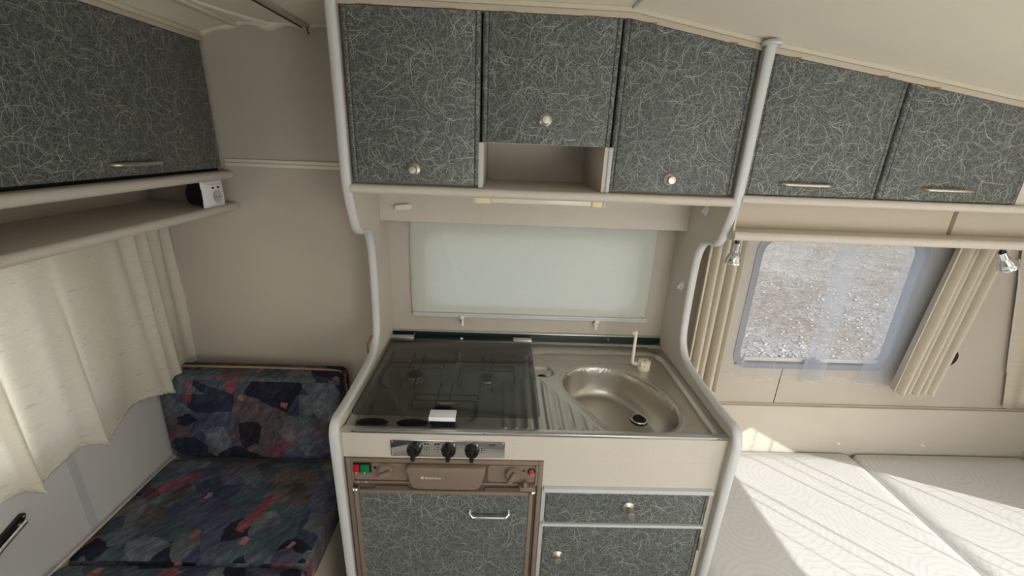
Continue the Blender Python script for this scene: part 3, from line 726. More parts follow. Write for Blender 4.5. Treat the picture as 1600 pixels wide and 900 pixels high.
# rocker switches
MB().box(-.364, -.3195, YK - .006, YK - .002, .7355, .7635, .001).build('switch_bezel', M['black'], e)
for (a, b, m, lab) in ((-.3625, -.3495, 'red', 'red rocker switch'), (-.3460, -.3240, 'gswitch', 'green rocker switch')):
    o = MB().prism([(YK - .006, .7375), (YK - .012, .7375), (YK - .0085, .750), (YK - .011, .7620), (YK - .006, .7620)], 'x', a, b, .0006).build('rocker_switch', M[m], e); o['label'] = lab
    MB().box((a + b) / 2 - .0018, (a + b) / 2 + .0018, YK - .0125, YK - .0115, .7385, .7408).build('switch_mark', M['print_white'], o)
for cx in (-.356, -.335):
    MB().tube([(cx - .004, YR - .0022, .7045), (cx, YR - .0024, .7062), (cx + .004, YR - .0022, .7045), (cx, YR - .0024, .7030), (cx - .004, YR - .0022, .7045)], .0004, 5).build('symbol', M['print_white'], e)
MB().lathe([(0, 0), (.0042, 0), (.0042, .001), (0, .001)], (-.3105, YK - .0025, .7495), (0, -1, 0), 14).build('indicator', M['void'], e)
def dial(cx, cz, ang, marks):
    d = MB().lathe([(0, 0), (.0195, 0), (.0195, .008), (.0175, .0125), (0, .0130)], (cx, YK - .003, cz), (0, -1, 0), 32).build('dial', M['brown'], e)
    mb = MB().box(-.0062, .0062, -.011, 0, -.0215, .0150, .0018); mb.rot(Matrix.Translation((cx, YK - .0145, cz)) @ Matrix.Rotation(math.radians(ang), 4, 'Y'))
    mb.build('grip', M['brown'], d)
    for a in marks:
        x = cx + .0155 * math.sin(math.radians(a)); z = cz + .0155 * math.cos(math.radians(a))
        MB().lathe([(0, 0), (.0014, 0), (0, .0006)], (x, YK - .0150, z), (0, -1, 0), 8).build('tick', M['print_white'], d)
dial(-.281, .7440, 62, (-60, -30, 0, 30, 60, 90, 120)); dial(.047, .7415, 28, (150,))
MB().lathe([(0, 0), (.010, 0), (.010, .002), (0, .002)], (.0955, YK - .002, .7480), (0, -1, 0), 20).build('button_recess', M['void'], e)
MB().lathe([(0, 0), (.0062, 0), (.0062, .013), (.005, .0145), (0, .015)], (.0955, YK - .003, .7475), (.0, -1, -.15), 18).build('igniter_button', M['pink'], e)
MB().lathe([(0, 0), (.0032, 0), (.0032, .001), (0, .001)], (.0755, YK - .0025, .7485), (0, -1, 0), 12).build('indicator', M['void'], e)
mb = MB().box(.066, .1055, YR - .016, YK - .002, .6945, .7075, .002).box(.075, .085, YR - .018, YR - .004, .7075, .7235, .003); mb.build('door_lock', M['brown'], e)
MB().box(.0635, .0665, YR - .012, YR - .004, .701, .714, .0008).build('lock_indicator', M['gswitch'], e)
for cx in (-.361, .101):
    MB().lathe([(0, 0), (.008, 0), (.009, .004), (.006, .007), (0, .007)], (cx, YR - .009, .6865), (0, 0, 1), 16).build('hinge_pin', M['chrome'], e)
# fridge door
fd = MB().box(-.370, -.3585, YR - .006, YK + .004, .05, .6815, .003).box(.092, .1035, YR - .006, YK + .004, .05, .6815, .003).box(-.3585, .092, YR - .006, YK + .004, .6705, .6815, .003).build('door_frame', M['brown'], e)
MB().prism([(-.310, .6935), (-.228, .6935), (-.222, .6815), (-.318, .6815)], 'y', YR - .002, YK).build('grip_recess', M['brown_dark'], e)
MB().prism([(-.022, .6935), (.062, .6935), (.068, .6815), (-.026, .6815)], 'y', YR - .002, YK).build('grip_recess', M['brown_dark'], e)
MB().box(-.3585, .092, YR - .003, YK + .003, .05, .6705).build('door_panel', M['laminate'], fd)
mb = MB(); hx0, hx1, hz = -.063, .040, .607
mb.tube([(hx0, YR - .003, hz + .012), (hx0, YR - .014, hz + .006), (hx0 + .008, YR - .018, hz), (hx0 + .02, YR - .018, hz), (hx1 - .02, YR - .018, hz), (hx1 - .008, YR - .018, hz), (hx1, YR - .014, hz + .006), (hx1, YR - .003, hz + .012)], .0040, 10)
mb.build('handle', M['chrome'], fd, angle=70)

# ------------------------------------------------------------------ hob control panel
e = thing('hob_control_panel', 'polished steel hob panel with three black knobs on the counter front', 'control panel', (-.12, YK, .787))
MB().prism(rrect(-.267, .024, .787, .8375, .003, 3), 'y', YK - .003, YK - .0002, .0008).build('plate', M['chrome'], e)
for x in (-.262, .019):
    for z in (.792, .8325): MB().lathe([(0, 0), (.0022, 0), (.0016, .0009), (0, .001)], (x, YK - .003, z), (0, -1, 0), 10).build('screw', M['grey'], e)
for i, kx in enumerate((-.207, -.1195, -.060)):
    k = MB().lathe([(0, 0), (.0185, 0), (.0190, .005), (.0170, .013), (.0145, .016), (0, .0165)], (kx, YK - .003, .8120), (0, -1, 0), 28).build('knob', M['black'], e)
    mb = MB().box(kx - .0055, kx + .0055, YK - .031, YK - .015, .7925, .8270, .0035); mb.build('grip', M['black'], k)
    MB().box(kx - .0008, kx + .0008, YK - .0306, YK - .0298, .797, .803).build('pointer', M['print_white'], k)
for cx, big in ((-.176, 0), (-.1475, 1), (-.035, 0)):
    pat = [(0, .006), (-.006, 0), (0, 0), (.006, 0), (0, -.006)]
    if big: pat = [(0, .006), (-.007, 0), (0, 0), (.007, 0), (0, -.006)]
    for dx, dz in pat:
        MB().lathe([(0, 0), (.0014, 0), (.0014, .0003), (0, .0003)], (cx + dx, YK - .0031, .8105 + dz), (0, -1, 0), 8).build('symbol_dot', M['print_black'], e)
for cx in (-.176, -.149):
    MB().box(cx - .006, cx - .001, YK - .0036, YK - .0031, .8245, .8285).box(cx + .001, cx + .006, YK - .0036, YK - .0031, .8245, .8285).build('gauge_mark', M['print_black'], e)
text_mesh('panel_lettering', 'SMEV', .0068, M['print_black'], (-.0165, YK - .0034, .8255), e, bold=.0002)

# ------------------------------------------------------------------ steel sink and hob top
SX0, SX1, SY0, SY1, ZT = -.386, .5965, .914, 1.412, .860
RIM = [(.203, 1.165), (.212, 1.200), (.232, 1.232), (.265, 1.255), (.300, 1.265), (.340, 1.266), (.385, 1.256), (.425, 1.232), (.462, 1.192), (.490, 1.145), (.508, 1.095), (.515, 1.045), (.509, .998), (.492, .960), (.465, .936), (.430, .925), (.370, .922), (.335, .924), (.308, .934), (.282, .968), (.253, 1.028), (.222, 1.092), (.207, 1.130)]
for _ in range(2):
    RIM = [q for i in range(len(RIM)) for q in ((RIM[i-1][0]*.75+RIM[i][0]*.25, RIM[i-1][1]*.75+RIM[i][1]*.25), (RIM[i-1][0]*.25+RIM[i][0]*.75, RIM[i-1][1]*.25+RIM[i][1]*.75))]
def sd_poly(px, py, P):
    d = 1e9; inside = False; n = len(P)
    for i in range(n):
        x1, y1 = P[i]; x2, y2 = P[i - 1]
        ex, ey = x2 - x1, y2 - y1; wx, wy = px - x1, py - y1
        t_ = max(0, min(1, (wx * ex + wy * ey) / (ex * ex + ey * ey))); dx, dy = wx - ex * t_, wy - ey * t_
        d = min(d, dx * dx + dy * dy)
        if (y1 > py) != (y2 > py) and px < (x2 - x1) * (py - y1) / (y2 - y1) + x1: inside = not inside
    d = math.sqrt(d); return -d if inside else d
def ss(a, b, x):
    t_ = max(0, min(1, (x - a) / (b - a))); return t_ * t_ * (3 - 2 * t_)
def rr_sd(x, y, x0, x1, y0, y1, r):
    qx = abs(x - (x0 + x1) / 2) - (x1 - x0) / 2 + r; qy = abs(y - (y0 + y1) / 2) - (y1 - y0) / 2 + r
    return math.hypot(max(qx, 0), max(qy, 0)) + min(max(qx, qy), 0) - r
def top_h(x, y):
    h = ZT
    # raised surround -> pressed deck
    s = rr_sd(x, y, SX0 + .020, SX1 - .016, SY0 - .05, SY1 - .048, .045)
    h -= .006 * (1 - ss(-.012, .0, s))
    # pressed ledge at the back over the drainer
    if y > 1.2:
        line = 1.300 if x < .285 else (1.300 - .016 * ss(.285, .325, x))
        if x > .55: line = 1.284
        h += .0040 * ss(line - .003, line + .004, y) * (1 - ss(.54, .56, x)) - .004 * math.exp(-((x - .145) / .016) ** 2) * ss(1.300, 1.312, y) * (1 - ss(1.345, 1.357, y))
    # groove along right
    g_ = rr_sd(x, y, .10, .572, .80, 1.350, .05)
    h -= .003 * math.exp(-(g_ / .006) ** 2)
    if x > .17:
        d = sd_poly(x, y, RIM)
        if d < .03:
            h += .0022 * math.exp(-((d - .009) / .004) ** 2)
            if d < 0:
                dep = .098; k = -d
                wall = dep * (1 - math.exp(-k / .011)) if k < .2 else dep
                fl = dep - .012 * math.exp(-k / .03)
                dd = min(math.hypot(x - .432, y - 1.085) / .12, 1)
                h -= min(wall, fl) + .006 * (1 - dd) * ss(0, .05, k)
    # small oval recess with hole
    d = rr_sd(x, y, .105, .186, 1.194, 1.268, .034)
    h -= .012 * (1 - ss(-.014, .001, d))
    # drainer ribs
    if .0 < x < .31 and y < 1.19:
        edge = .129 + (1.186 - y) * (.256 - .129) / (1.186 - .963)
        if x < edge + .004 or y < 1.19:
            lim = 1.186 - max(0, (x - .129)) * 1.757
            if y < lim and x > -.02 and y > .921:
                f_ = .5 + .5 * math.cos((x - .112) / .0297 * 2 * PI)
                h += .0058 * (f_ ** 1.6) * ss(lim, lim - .02, y) * ss(.921, .930, y)
    # hob wells
    d = rr_sd(x, y, -.128, .060, 1.085, 1.265, .06); h -= .010 * (1 - ss(-.018, .0, d))
    d = rr_sd(x, y, -.250, -.050, .940, 1.075, .05); h -= .010 * (1 - ss(-.018, .0, d))
    d = rr_sd(x, y, -.370, -.150, 1.100, 1.270, .06); h -= .010 * (1 - ss(-.018, .0, d))
    return h
e = thing('sink_and_hob', 'stainless steel worktop with oval sink, ribbed drainer and gas hob under smoked glass', 'sink', (.1, 1.16, .74)); sink = e
NX, NY = 340, 172
mb = MB(); mb.grid(lambda u, v: (SX0 + (SX1 - SX0) * u, SY0 + (SY1 - SY0) * v, top_h(SX0 + (SX1 - SX0) * u, SY0 + (SY1 - SY0) * v)), NX, NY)
mb.build('steel_top', M['steel'], e, angle=80)
MB().box(-.389, .5975, YK - .003, SY0 + .002, .8555, .8640, .001).build('front_strip', M['alu'], e)
for x in (-.36, -.03, .57): MB().lathe([(0, 0), (.002, 0), (.0015, .0006), (0, .0006)], (x, YK - .003, .860), (0, -1, 0), 8).build('strip_screw', M['void'], e)
MB().prism([(1.402, .856), (1.402, .8615), (1.4075, .8655), (1.412, .8695), (1.4275, .8700), (1.4275, .856)], 'x', -.389, .5995).build('rear_rail', M['alu'], e)
MB().box(-.389, .5995, 1.3880, 1.4018, .8570, .8608, .001).build('rear_flange', M['steel'], e)
for x in (.165, .445): MB().lathe([(0, 0), (.0025, 0), (.0015, .0008), (0, .0008)], (x, 1.404, .8635), (0, -.8, .6), 8).build('rail_screw', M['void'], e)
zf = top_h(.446, 1.118) + .0035
MB().lathe([(.0165, -.002), (.0235, .0014), (.026, .0016), (.0275, .0004), (.028, -.001)], (.446, 1.120, zf), (0, 0, 1), 32).build('drain_ring', M['chrome'], e)
MB().lathe([(0, .0012), (.0195, .0012), (.0198, .0)], (.446, 1.120, zf), (0, 0, 1), 28).build('drain_hole', M['void'], e)
zh = top_h(.145, 1.222)
MB().lathe([(0, .0006), (.0150, .0006), (.0155, 0)], (.143, 1.213, zh), (0, 0, 1), 24).build('overflow_hole', M['void'], e)
# burners and pan supports
for i, (bx_, by_) in enumerate(((-.034, 1.175), (-.150, 1.008), (-.262, 1.185))):
    zb = top_h(bx_, by_)
    b = MB().lathe([(0, 0), (.037, 0), (.034, .004), (.026, .006), (.024, .012), (0, .012)], (bx_, by_, zb), (0, 0, 1), 28).build('burner', M['bowl'], e)
    MB().lathe([(0, .012), (.0215, .012), (.0225, .015), (.020, .0175), (0, .018)], (bx_, by_, zb), (0, 0, 1), 28).build('burner_cap', M['iron'], b)
def wires(parent, x0, x1, y0, y1, z=.8740, cx=0, cy=0):
    r = .0019; mb = MB()
    mb.tube([(x0, y1, z - .014), (x0, y1, z - .004), (x0 + .004, y1, z), (x1 - .004, y1, z), (x1, y1, z - .004), (x1, y1, z - .014)], r, 6)
    ym = y1 - .030; mb.tube([(x0, ym, z), (x1, ym, z), (x1, ym - .05, z), (x1, y0 + .02, z - .012)], r, 6); mb.tube([(x0, ym, z), (x0, y0 + .02, z), (x0, y0 + .02, z - .012)], r, 6)
    for dx in (-.017, .017): mb.tube([(cx + dx, y1 + .065, z - .012), (cx + dx, y1 + .060, z + .002), (cx + dx, y0 - .045, z + .002), (cx + dx, y0 - .045, z - .010)], r, 6)
    return mb.build('pan_support', M['iron'], parent)
wires(e, -.120, .050, 1.118, 1.216, cx=-.034); wires(e, -.235, -.054, .985, 1.050, cx=-.150, z=.873); wires(e, -.350, -.175, 1.130, 1.225, cx=-.262)
for cx in (-.322, -.218):
    MB().lathe([(0, .0015), (.036, .0015), (.040, .0006), (.041, 0)], (cx, .9360, .8600), (0, 0, 1), 32, sq=.42).build('burner_tray', M['black'], e)  # flat black ovals stand for burner trays at the front of the hob
# smoked glass lid
gl = MB().prism(rrect(-.3775, .1145, .937, 1.402, .016, 5), 'z', .8800, .8845, .0008).build('glass_lid', M['smoke'], e)
for a, b in ((-.389, -.305), (.052, .118)): MB().box(a, b, 1.385, 1.4095, .8780, .8868, .0012).build('lid_hinge', M['alu'], gl)
mb = MB().box(-.1735, -.105, .925, .956, .8850, .8885, .001).box(-.1735, -.105, .9225, .9262, .8765, .8885, .001); mb.build('lid_handle', M['bright'], gl)
MB().box(-.172, -.1065, .9245, .955, .8640, .8798, .001).build('lid_buffer', M['black'], gl)
MB().box(-.168, -.1020, .9835, .9985, .8846, .8848).build('warning_label', M['label_black'], gl)
for i, s_ in enumerate(('DO NOT CLOSE LID WHEN', 'BURNERS ARE HOT')):
    text_mesh('label_text', s_, .0044, M['print_white'], (-.135, .9920 - i * .0055, .88485), gl, rx=0, depth=.00003, align='CENTER')
MB().lathe([(0, 0), (.006, 0), (.005, .003), (0, .003)], (-.135, 1.392, .8846), (0, 0, 1), 16).build('lid_stud', M['alu'], gl)

# tap
e = thing('tap', 'small white plastic swivel tap with bent spout at back right of sink', 'tap', (.489, 1.262, .855))
MB().lathe([(0, 0), (.0200, 0), (.0200, .010), (.0175, .013), (.0165, .0145), (0, .0145)], (.489, 1.262, .8545), (0, 0, 1), 28).build('base', M['cream'], e)
mb = MB(); prof = []
n = 40; pts = [(.489 + (.0195 + .0024 * math.cos(k * 2 * PI * 8 / n)) * math.cos(2 * PI * k / n), 1.262 + (.0195 + .0024 * math.cos(k * 2 * PI * 8 / n)) * math.sin(2 * PI * k / n)) for k in range(n)]
mb.prism(pts, 'z', .8690, .8850, .0015); mb.build('turning_cap', M['cream'], e, angle=45)
MB().lathe([(0, 0), (.0032, 0), (0, .0006)], (.489, 1.262, .8851), (0, 0, 1), 12).build('cap_hole', M['void'], e)
MB().tube([(.480, 1.264, .870), (.462, 1.272, .868), (.456, 1.275, .868), (.4535, 1.276, .872), (.4535, 1.277, .880), (.4555, 1.284, .93), (.4575, 1.290, .972), (.4570, 1.289, .977), (.453, 1.284, .980), (.444, 1.272, .978)],
          [.0062, .0062, .0062, .0062, .0058, .0052, .0050, .0052, .0055, .0058], 12).build('spout', M['cream'], e, angle=70)

# brown cable loop by the left partition
tag(MB().tube([(-.407, 1.262, .952), (-.413, 1.250, .948), (-.420, 1.238, .930), (-.4185, 1.232, .905), (-.4135, 1.235, .885), (-.4075, 1.245, .870)], .0028, 8).build('cable', M['cable'], loc=None),
    'thin brown cable loop poking out beside the left kitchen partition', 'cable')

# ------------------------------------------------------------------ left bench
def soft_box(x0, x1, y0, y1, z0, z1, r, bulge=.008, n=(26, 26, 8), wob=0, seed=0):
    """cushion: rounded box with a slightly domed surface"""
    mb = MB(); b = bmesh.new(); bmesh.ops.create_cube(b, size=1)
    bmesh.ops.subdivide_edges(b, edges=b.edges[:], cuts=22, use_grid_fill=True)
    cx, cy, cz = (x0 + x1) / 2, (y0 + y1) / 2, (z0 + z1) / 2; hx, hy, hz = (x1 - x0) / 2, (y1 - y0) / 2, (z1 - z0) / 2
    for v in b.verts:
        p = Vector((v.co.x * 2, v.co.y * 2, v.co.z * 2))
        def rem(q, h):
            # denser rows near the edges
            return math.copysign(abs(q) ** .72, q) * h
        q = Vector((rem(p.x, hx), rem(p.y, hy), rem(p.z, hz)))
        inner = Vector((max(-hx + r, min(hx - r, q.x)), max(-hy + r, min(hy - r, q.y)), max(-hz + r, min(hz - r, q.z))))
        d = q - inner
        if d.length > 1e-7: q = inner + d.normalized() * r
        fx, fy, fz = 1 - (q.x / hx) ** 2, 1 - (q.y / hy) ** 2, 1 - (q.z / hz) ** 2
        fx, fy, fz = max(fx, 0), max(fy, 0), max(fz, 0)
        q.z += math.copysign(bulge * fx ** .5 * fy ** .5, q.z) * (abs(q.z) / hz) ** 3
        q.y += math.copysign(bulge * .5 * fx ** .5 * fz ** .5, q.y) * (abs(q.y) / hy) ** 3
        q.x += math.copysign(bulge * .5 * fz ** .5 * fy ** .5, q.x) * (abs(q.x) / hx) ** 3
        if wob: q.z += wob * (math.sin(q.x * 13 + seed) * math.sin(q.y * 11 + seed * 2)) * (q.z / hz)
        v.co = q + Vector((cx, cy, cz))
    mb.merge(b); return mb
e = thing('bench', 'pale bench box under the patchwork seat cushions', 'bench', (-.83, .7, 0))
MB().box(XL + .001, -.53, -.3, YB - .002, .0, .346).build('bench_box', M['beige'], e)
struct('trim_10', MB().box(XL + .001, -1.158, -.3, YB - .14, .354, .436, .002), M['cream'])
t = thing('seat_cushion', 'dark blue patchwork seat cushion against the backrest', 'cushion', (-.83, 1.06, .353), 'patchwork bench cushions')
soft_box(-1.156, -.505, .862, 1.262, .3535, .449, .022, .004, wob=.002).build('cushion_cover', M['upholstery'], t, angle=80)
t = thing('seat_cushion', 'dark blue patchwork seat cushion nearest the camera at lower left', 'cushion', (-.83, .4, .353), 'patchwork bench cushions')
soft_box(-1.1575, -.500, .02, .860, .3535, .455, .030, .006, wob=.002, seed=2).build('cushion_cover', M['upholstery'], t, angle=80)
t = thing('back_cushion', 'dark blue patchwork backrest cushion with rose piping along its top edge', 'cushion', (-.86, 1.35, .44))
X0, X1 = -1.163, -.548
mb = soft_box(X0, X1, 1.262, 1.392, .440, .762, .026, .003)
# lean: bottom stands forward
for v in mb.bm.verts:
    f = (v.co.z - .44) / .32; v.co.y += .012 * f
    v.co.z += 0
    if v.co.x > -.7: v.co.x -= .0
mb.build('cushion_cover', M['upholstery'], t, angle=80)
MB().tube([(X1 - .001, 1.330, .50), (X1 + .001, 1.345, .66), (X1 - .003, 1.352, .742), (X1 - .018, 1.354, .7605), (X1 - .06, 1.354, .7655), (-.85, 1.354, .7675), (-1.10, 1.354, .7665), (X0 + .015, 1.354, .762)], .0042, 8).build('piping', M['piping'], t, angle=70)

# window stay on the left wall
t = thing('window_stay', 'black window lever with a metal rod on the wall at lower left', 'latch', (XL, .78, .63))
MB().prism([(.690, .600), (.829, .649), (.837, .643), (.830, .630), (.690, .580)], 'x', XL + .0005, XL + .012, .003).build('lever', M['black'], t)
MB().tube([(XL + .016, .826, .628), (XL + .018, .70, .588)], .0055, 10).build('rod', M['alu'], t)
for p in ((.829, .640), (.815, .629)): MB().lathe([(0, 0), (.0035, 0), (.003, .002), (0, .0025)], (XL + .012, p[0], p[1]), (1, 0, 0), 10).build('rivet', M['alu'], t)

# ------------------------------------------------------------------ curtains
def curtain(axis, c, a0, a1, zt, zb, folds, amp, nu=220, nv=50, hem=.006, taper=(1, 1), shift=0, seed=0, lean=0, gather=1.0, edge_pull=0, squeeze=None):
    """hanging cloth; axis: direction the cloth runs along; c: plane; a0..a1 extent; pleats vary along it"""
    rnd = random.Random(seed); ph = [rnd.random() * 6.28 for _ in range(6)]; wv = [rnd.uniform(.7, 1.3) for _ in range(6)]
    def fn(u, v):
        a = a0 + (a1 - a0) * u; k = taper[0] + (taper[1] - taper[0]) * v
        ph0 = 2 * PI * folds * (u + .018 * math.sin(7 * u + ph[0]))
        d = math.sin(ph0 + ph[1]) + .35 * math.sin(2 * ph0 + ph[2] + v) + .3 * math.sin(.53 * ph0 + ph[3] + 1.2 * v)
        side = math.cos(ph0 + ph[1]) * gather * (a1 - a0) / folds * .22
        a += side + shift * v
        if squeeze: a = squeeze(a, v)
        z = zt + (zb - zt) * v + hem * math.sin(ph0 * .5 + ph[4]) * v ** 4
        off = amp * d * k + lean * v
        return (a, c + off, z) if axis == 'x' else (c + off, a, z)
    return MB().grid(fn, nu, nv)
def cloth_obj(name, mb, mat, label, cat, loc=None, uvs=None, thick=.0012, group=None):
    o = mb.build(name, mat, loc=None, angle=180, recalc=False)
    tag(o, label, cat, group)
    if thick:
        m = o.modifiers.new('s', 'SOLIDIFY'); m.thickness = thick; m.offset = 0
    return o
def uvx(c): return (c.x, c.z)
# left curtain, drawn across its window
rnd = random.Random(4)
def lc(u, v):
    y = .10 + (1.425 - .10) * u
    ph = y * 2 * PI / .20 + 1.3 * math.sin(y * 7 + 1)
    k = .45 + .6 * v
    d = (.019 * math.sin(ph) + .007 * math.sin(2.3 * ph + 1.0 + .8 * v) + .008 * math.sin(.61 * ph + 2)) * k
    # deep tucks near the corner
    if y > 1.15: d += .012 * math.sin(y * 2 * PI / .062) * ss(1.15, 1.25, y) * (1 - .55 * v)
    yy = y + .018 * math.cos(ph) * k + (.012 * v * v if u > .9 else 0)
    z = 1.318 + (.722 - 1.318) * v + (.017 * math.sin(ph + 2.2) + .006 * math.sin(ph * .5)) * v ** 5
    return (-1.115 + d + .03 * v * ss(.3, 1.3, 1.6 - y) * .4, yy, z)
lcur = cloth_obj('curtain', MB().grid(lc, 420, 60), M['curtain'], 'cream slub-weave curtain drawn across the left window above the bench', 'curtain')
# hem stitching gathers: narrow rolled hem
def lhem(u, v):
    p = Vector(lc(u, 1)); a = v * 2 * PI; r = .0035 + .0012 * math.sin(u * 520)
    return (p.x + r * math.cos(a), p.y, p.z + .002 + 1.8 * r * math.sin(a))
hm = MB().grid(lhem, 500, 6).build('hem', M['curtain'], angle=180, recalc=False); hm.parent = lcur
# right window: two beige drapes and the net
def sq_left(a, v): return a
dr1 = cloth_obj('drape', curtain('x', 1.375,   .686, .812, 1.330, .715, 4.0, .021, nu=200, seed=5, gather=1.3, taper=(.75, 1.1), shift=.002), M['drape'],
                'bunched beige drape between kitchen partition and the bed window', 'curtain')
dr2 = cloth_obj('drape', curtain('x', 1.375, 1.532, 1.690, 1.330, .722, 5.3, .021, nu=260, seed=12, gather=1.3, taper=(.8, 1.1), shift=-.052), M['drape'],
                'bunched beige drape on the right side of the bed window', 'curtain')
NK = [(0, .835, 0), (.10, .925, .004), (.2, 1.01, -.003), (.30, 1.09, .004), (.42, 1.185, -.002), (.50, 1.262, .002), (.56, 1.172, .007), (.64, 1.268, -.004), (.73, 1.36, .003), (.80, 1.43, -.004), (.87, 1.56, .003), (.93, 1.425, .009), (1, 1.578, -.006)]
def net_y(u, v):
    for (a, xa, ya), (b, xb, yb) in zip(NK, NK[1:]):
        if u <= b + 1e-9: break
    t_ = (u - a) / (b - a); t_ = t_ * t_ * (3 - 2 * t_); x = xa + (xb - xa) * (.75 * t_ + .25 * (u - a) / (b - a)); yo = ya + (yb - ya) * t_
    x += .006 * math.sin(u * 60) - .028 * v * u + .006 * math.sin(u * 9 + 3 * v) + .011 * math.sin(u * 88) * (1 if u < .5 else .5)
    return (x, 1.416 + yo + .005 * math.sin(u * 43 + v), 1.325 + (.742 - 1.325) * v + .012 * math.sin(u * 19 + 1) * v ** 4 - .010 * v * u)
netc = cloth_obj('net_curtain', MB().grid(net_y, 416, 30), M['sheer'], 'sheer white net curtain hanging across the window beside the bed', 'curtain', thick=0)
nh = MB().tube([Vector(net_y(i / 200, 1)) + Vector((0, 0, .002)) for i in range(201)], .0016, 6).build('hem', M['sheer'], angle=180); nh.parent = netc
# end window beyond the frame on the right: net, and two drapes drawn aside
def net_x(u, v):
    y = -.60 + 1.44 * u; ph = u * 2 * PI * 13 + 1.6 * math.sin(u * 23) + .8 * math.sin(u * 41)
    side = .030 * math.cos(ph) * math.exp(-((math.sin(ph / 2 + .4)) / .45) ** 2) * 1.6
    return (2.165 + .010 * math.sin(ph) * (.5 + .5 * v), y + side, 1.425 + (.60 - 1.425) * v + .01 * math.sin(ph * .5) * v ** 4)
cloth_obj('net_curtain', MB().grid(net_x, 520, 12), M['sheer_end'], 'sheer white net curtain across the end window at the head of the bed', 'curtain', thick=0)
def dx(u, v):
    # hangs from the rod and is pulled aside low down, as its slanting shadow on the bed shows
    z = 1.50 + (.56 - 1.50) * v; inner = .39 + .82 * (1.165 - z)
    y = inner + (.93 - inner) * u; ph = u * 2 * PI * 6
    return (2.13 + .018 * math.sin(ph), y, z)
cloth_obj('drape', MB().grid(dx, 140, 30), M['drape'], 'beige drape pulled aside on the end window at the head of the bed', 'curtain')

# round black vent behind the drape
t = thing('vent', 'round black vent disc on the wall behind the right drape', 'vent', (1.722, YB, .835))
MB().lathe([(0, 0), (.040, 0), (.042, .004), (.036, .012), (.018, .016), (0, .017)], (1.722, YB, .842), (0, -1, 0), 32).build('vent_disc', M['black'], t)

# halogen spot lamps hanging from the shelf
def spot(x, y, tilt, ax, label):
    t = thing('spot_lamp', label, 'lamp', (x, y, 1.333))
    mb = MB().lathe([(0, 0), (.013, 0), (.013, -.006), (.007, -.008), (.0062, -.030), (.007, -.034), (0, -.034)], (x, y, 1.333), (0, 0, 1), 18); mb.build('stem', M['black'], t)
    q = Matrix.Translation((x, y, 1.301)) @ Matrix.Rotation(tilt, 4, ax)
    def L(prof, name, mat):
        m_ = MB().lathe(prof, (0, 0, 0), (0, 0, 1), 28); m_.rot(q); return m_.build(name, mat, t, angle=50)
    hd = L([(0, 0), (.0105, 0), (.0115, -.003), (.0115, -.024), (.013, -.027), (.019, -.038), (.0225, -.050), (.0235, -.055), (.0245, -.056), (.0245, -.061), (.022, -.061)], 'lamp_head', M['chrome'])
    L([(.022, -.0605), (.016, -.050), (.007, -.043), (0, -.042)], 'reflector', M['bulb'])
    return t
spot(.698, 1.23, 0, 'X', 'small chrome halogen spot hanging from the shelf near the kitchen partition')
spot(1.510, 1.23, math.radians(-42), 'Y', 'small chrome halogen spot tilted outwards at right end of the shelf')

# pale cord/edge of corner cover at far right
struct('trim_9', MB().tube([(1.812, YB - .024, 1.24), (1.845, YB - .024, 1.16), (1.90, YB - .024, .98), (1.955, YB - .024, .80)], .0022, 8), M['white'])
def cornerdrape(u, v):
    x0 = 1.80 + .22 * v; x = x0 + (2.15 - x0) * u
    return (x, YB - .015 - .006 * math.sin(u * 2 * PI * 1.5), 1.33 + (.63 - 1.33) * v)
cloth_obj('drape', MB().grid(cornerdrape, 60, 14), M['drape'], 'beige corner drape at the far right edge by the bed', 'curtain')

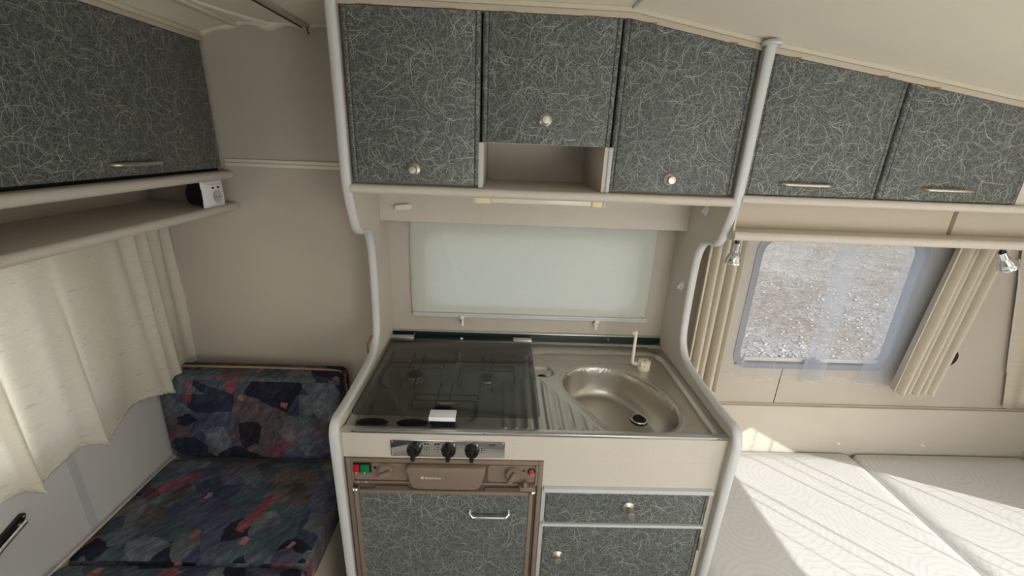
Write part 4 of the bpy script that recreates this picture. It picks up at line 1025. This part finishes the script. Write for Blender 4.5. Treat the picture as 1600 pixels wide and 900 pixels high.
# ------------------------------------------------------------------ bed
t = thing('bed_backboard', 'beige board along the wall behind the mattresses with white screw caps', 'board', (1.4, YB, .38))
MB().box(.6155, 2.199, YB - .016, YB - .001, .25, .612, .0015).build('board', M['beige'], t)
MB().box(.6155, 2.199, YB - .006, YB - .001, .6125, .6175).build('shadow_line_strip', M['cornice'], t)  # thin tan strip drawn for the shadow along the board's top
for x in (1.045, 1.405, 1.76): MB().lathe([(0, 0), (.0055, 0), (.0045, .0018), (0, .0022)], (x, YB - .016, .441), (0, -1, 0), 14).build('screw_cap', M['bright'], t)
t = thing('bed', 'plain beige bed box under the two white mattresses', 'bed', (1.4, .6, 0))
MB().box(.6165, 2.199, -.62, YB - .018, .0, .285).build('base_box', M['beige'], t)
t = thing('mattress', 'white embossed mattress nearest the kitchen, lit by striped sunlight', 'mattress', (1.04, .6, .286))
soft_box(.6180, 1.4530, -.60, 1.419, .2900, .411, .030, .003).build('mattress_cover', M['mattress'], t, angle=80)
t = thing('mattress', 'white embossed mattress at the right, half in shade', 'mattress', (1.83, .6, .286))
soft_box(1.4575, 2.196, -.60, 1.419, .2900, .411, .034, .003).build('mattress_cover', M['mattress'], t, angle=80)

# entrance door frame behind the camera
d = struct('door_1', MB().box(-.76, -.745, YF - .03, YF + .006, 0, 1.73).box(-.155, -.14, YF - .03, YF + .006, 0, 1.73).box(-.745, -.155, YF - .03, YF + .006, 1.715, 1.73), M['white'])
MB().box(HX0, HX1, HY0, HY1, ceil_z(0) + .03, ceil_z(0) + .036).build('hatch_sun_cover', cloth('sun_cover_plastic', (235, 235, 232), (235, 235, 232), False, .6), d)  # unseen translucent cover, added to diffuse sun falling through the hatch
MB().box(-.744, -.156, YF - .028, YF - .006, .0, 1.714, .003).build('sun_block_leaf', M['white'], d)  # unseen closed leaf, added to keep sun out of the doorway
bdf = struct('window_7', MB().box(.19, 1.51, YF + .002, YF + .004, .83, 1.47), cloth('sun_block_cloth', (230, 228, 220), (230, 228, 220), False, .5))  # unseen drawn blind, added to block sun through the window behind the camera
hf = struct('window_6', MB().box(HX0 - .02, HX0, HY0 - .02, HY1 + .02, ceil_z(0) - .012, ceil_z(0) + .045).box(HX1, HX1 + .02, HY0 - .02, HY1 + .02, ceil_z(.6) - .012, ceil_z(0) + .045).box(HX0, HX1, HY0 - .02, HY0, ceil_z(.6) - .012, ceil_z(0) + .045).box(HX0, HX1, HY1, HY1 + .02, ceil_z(.6) - .012, ceil_z(0) + .045), M['white'])
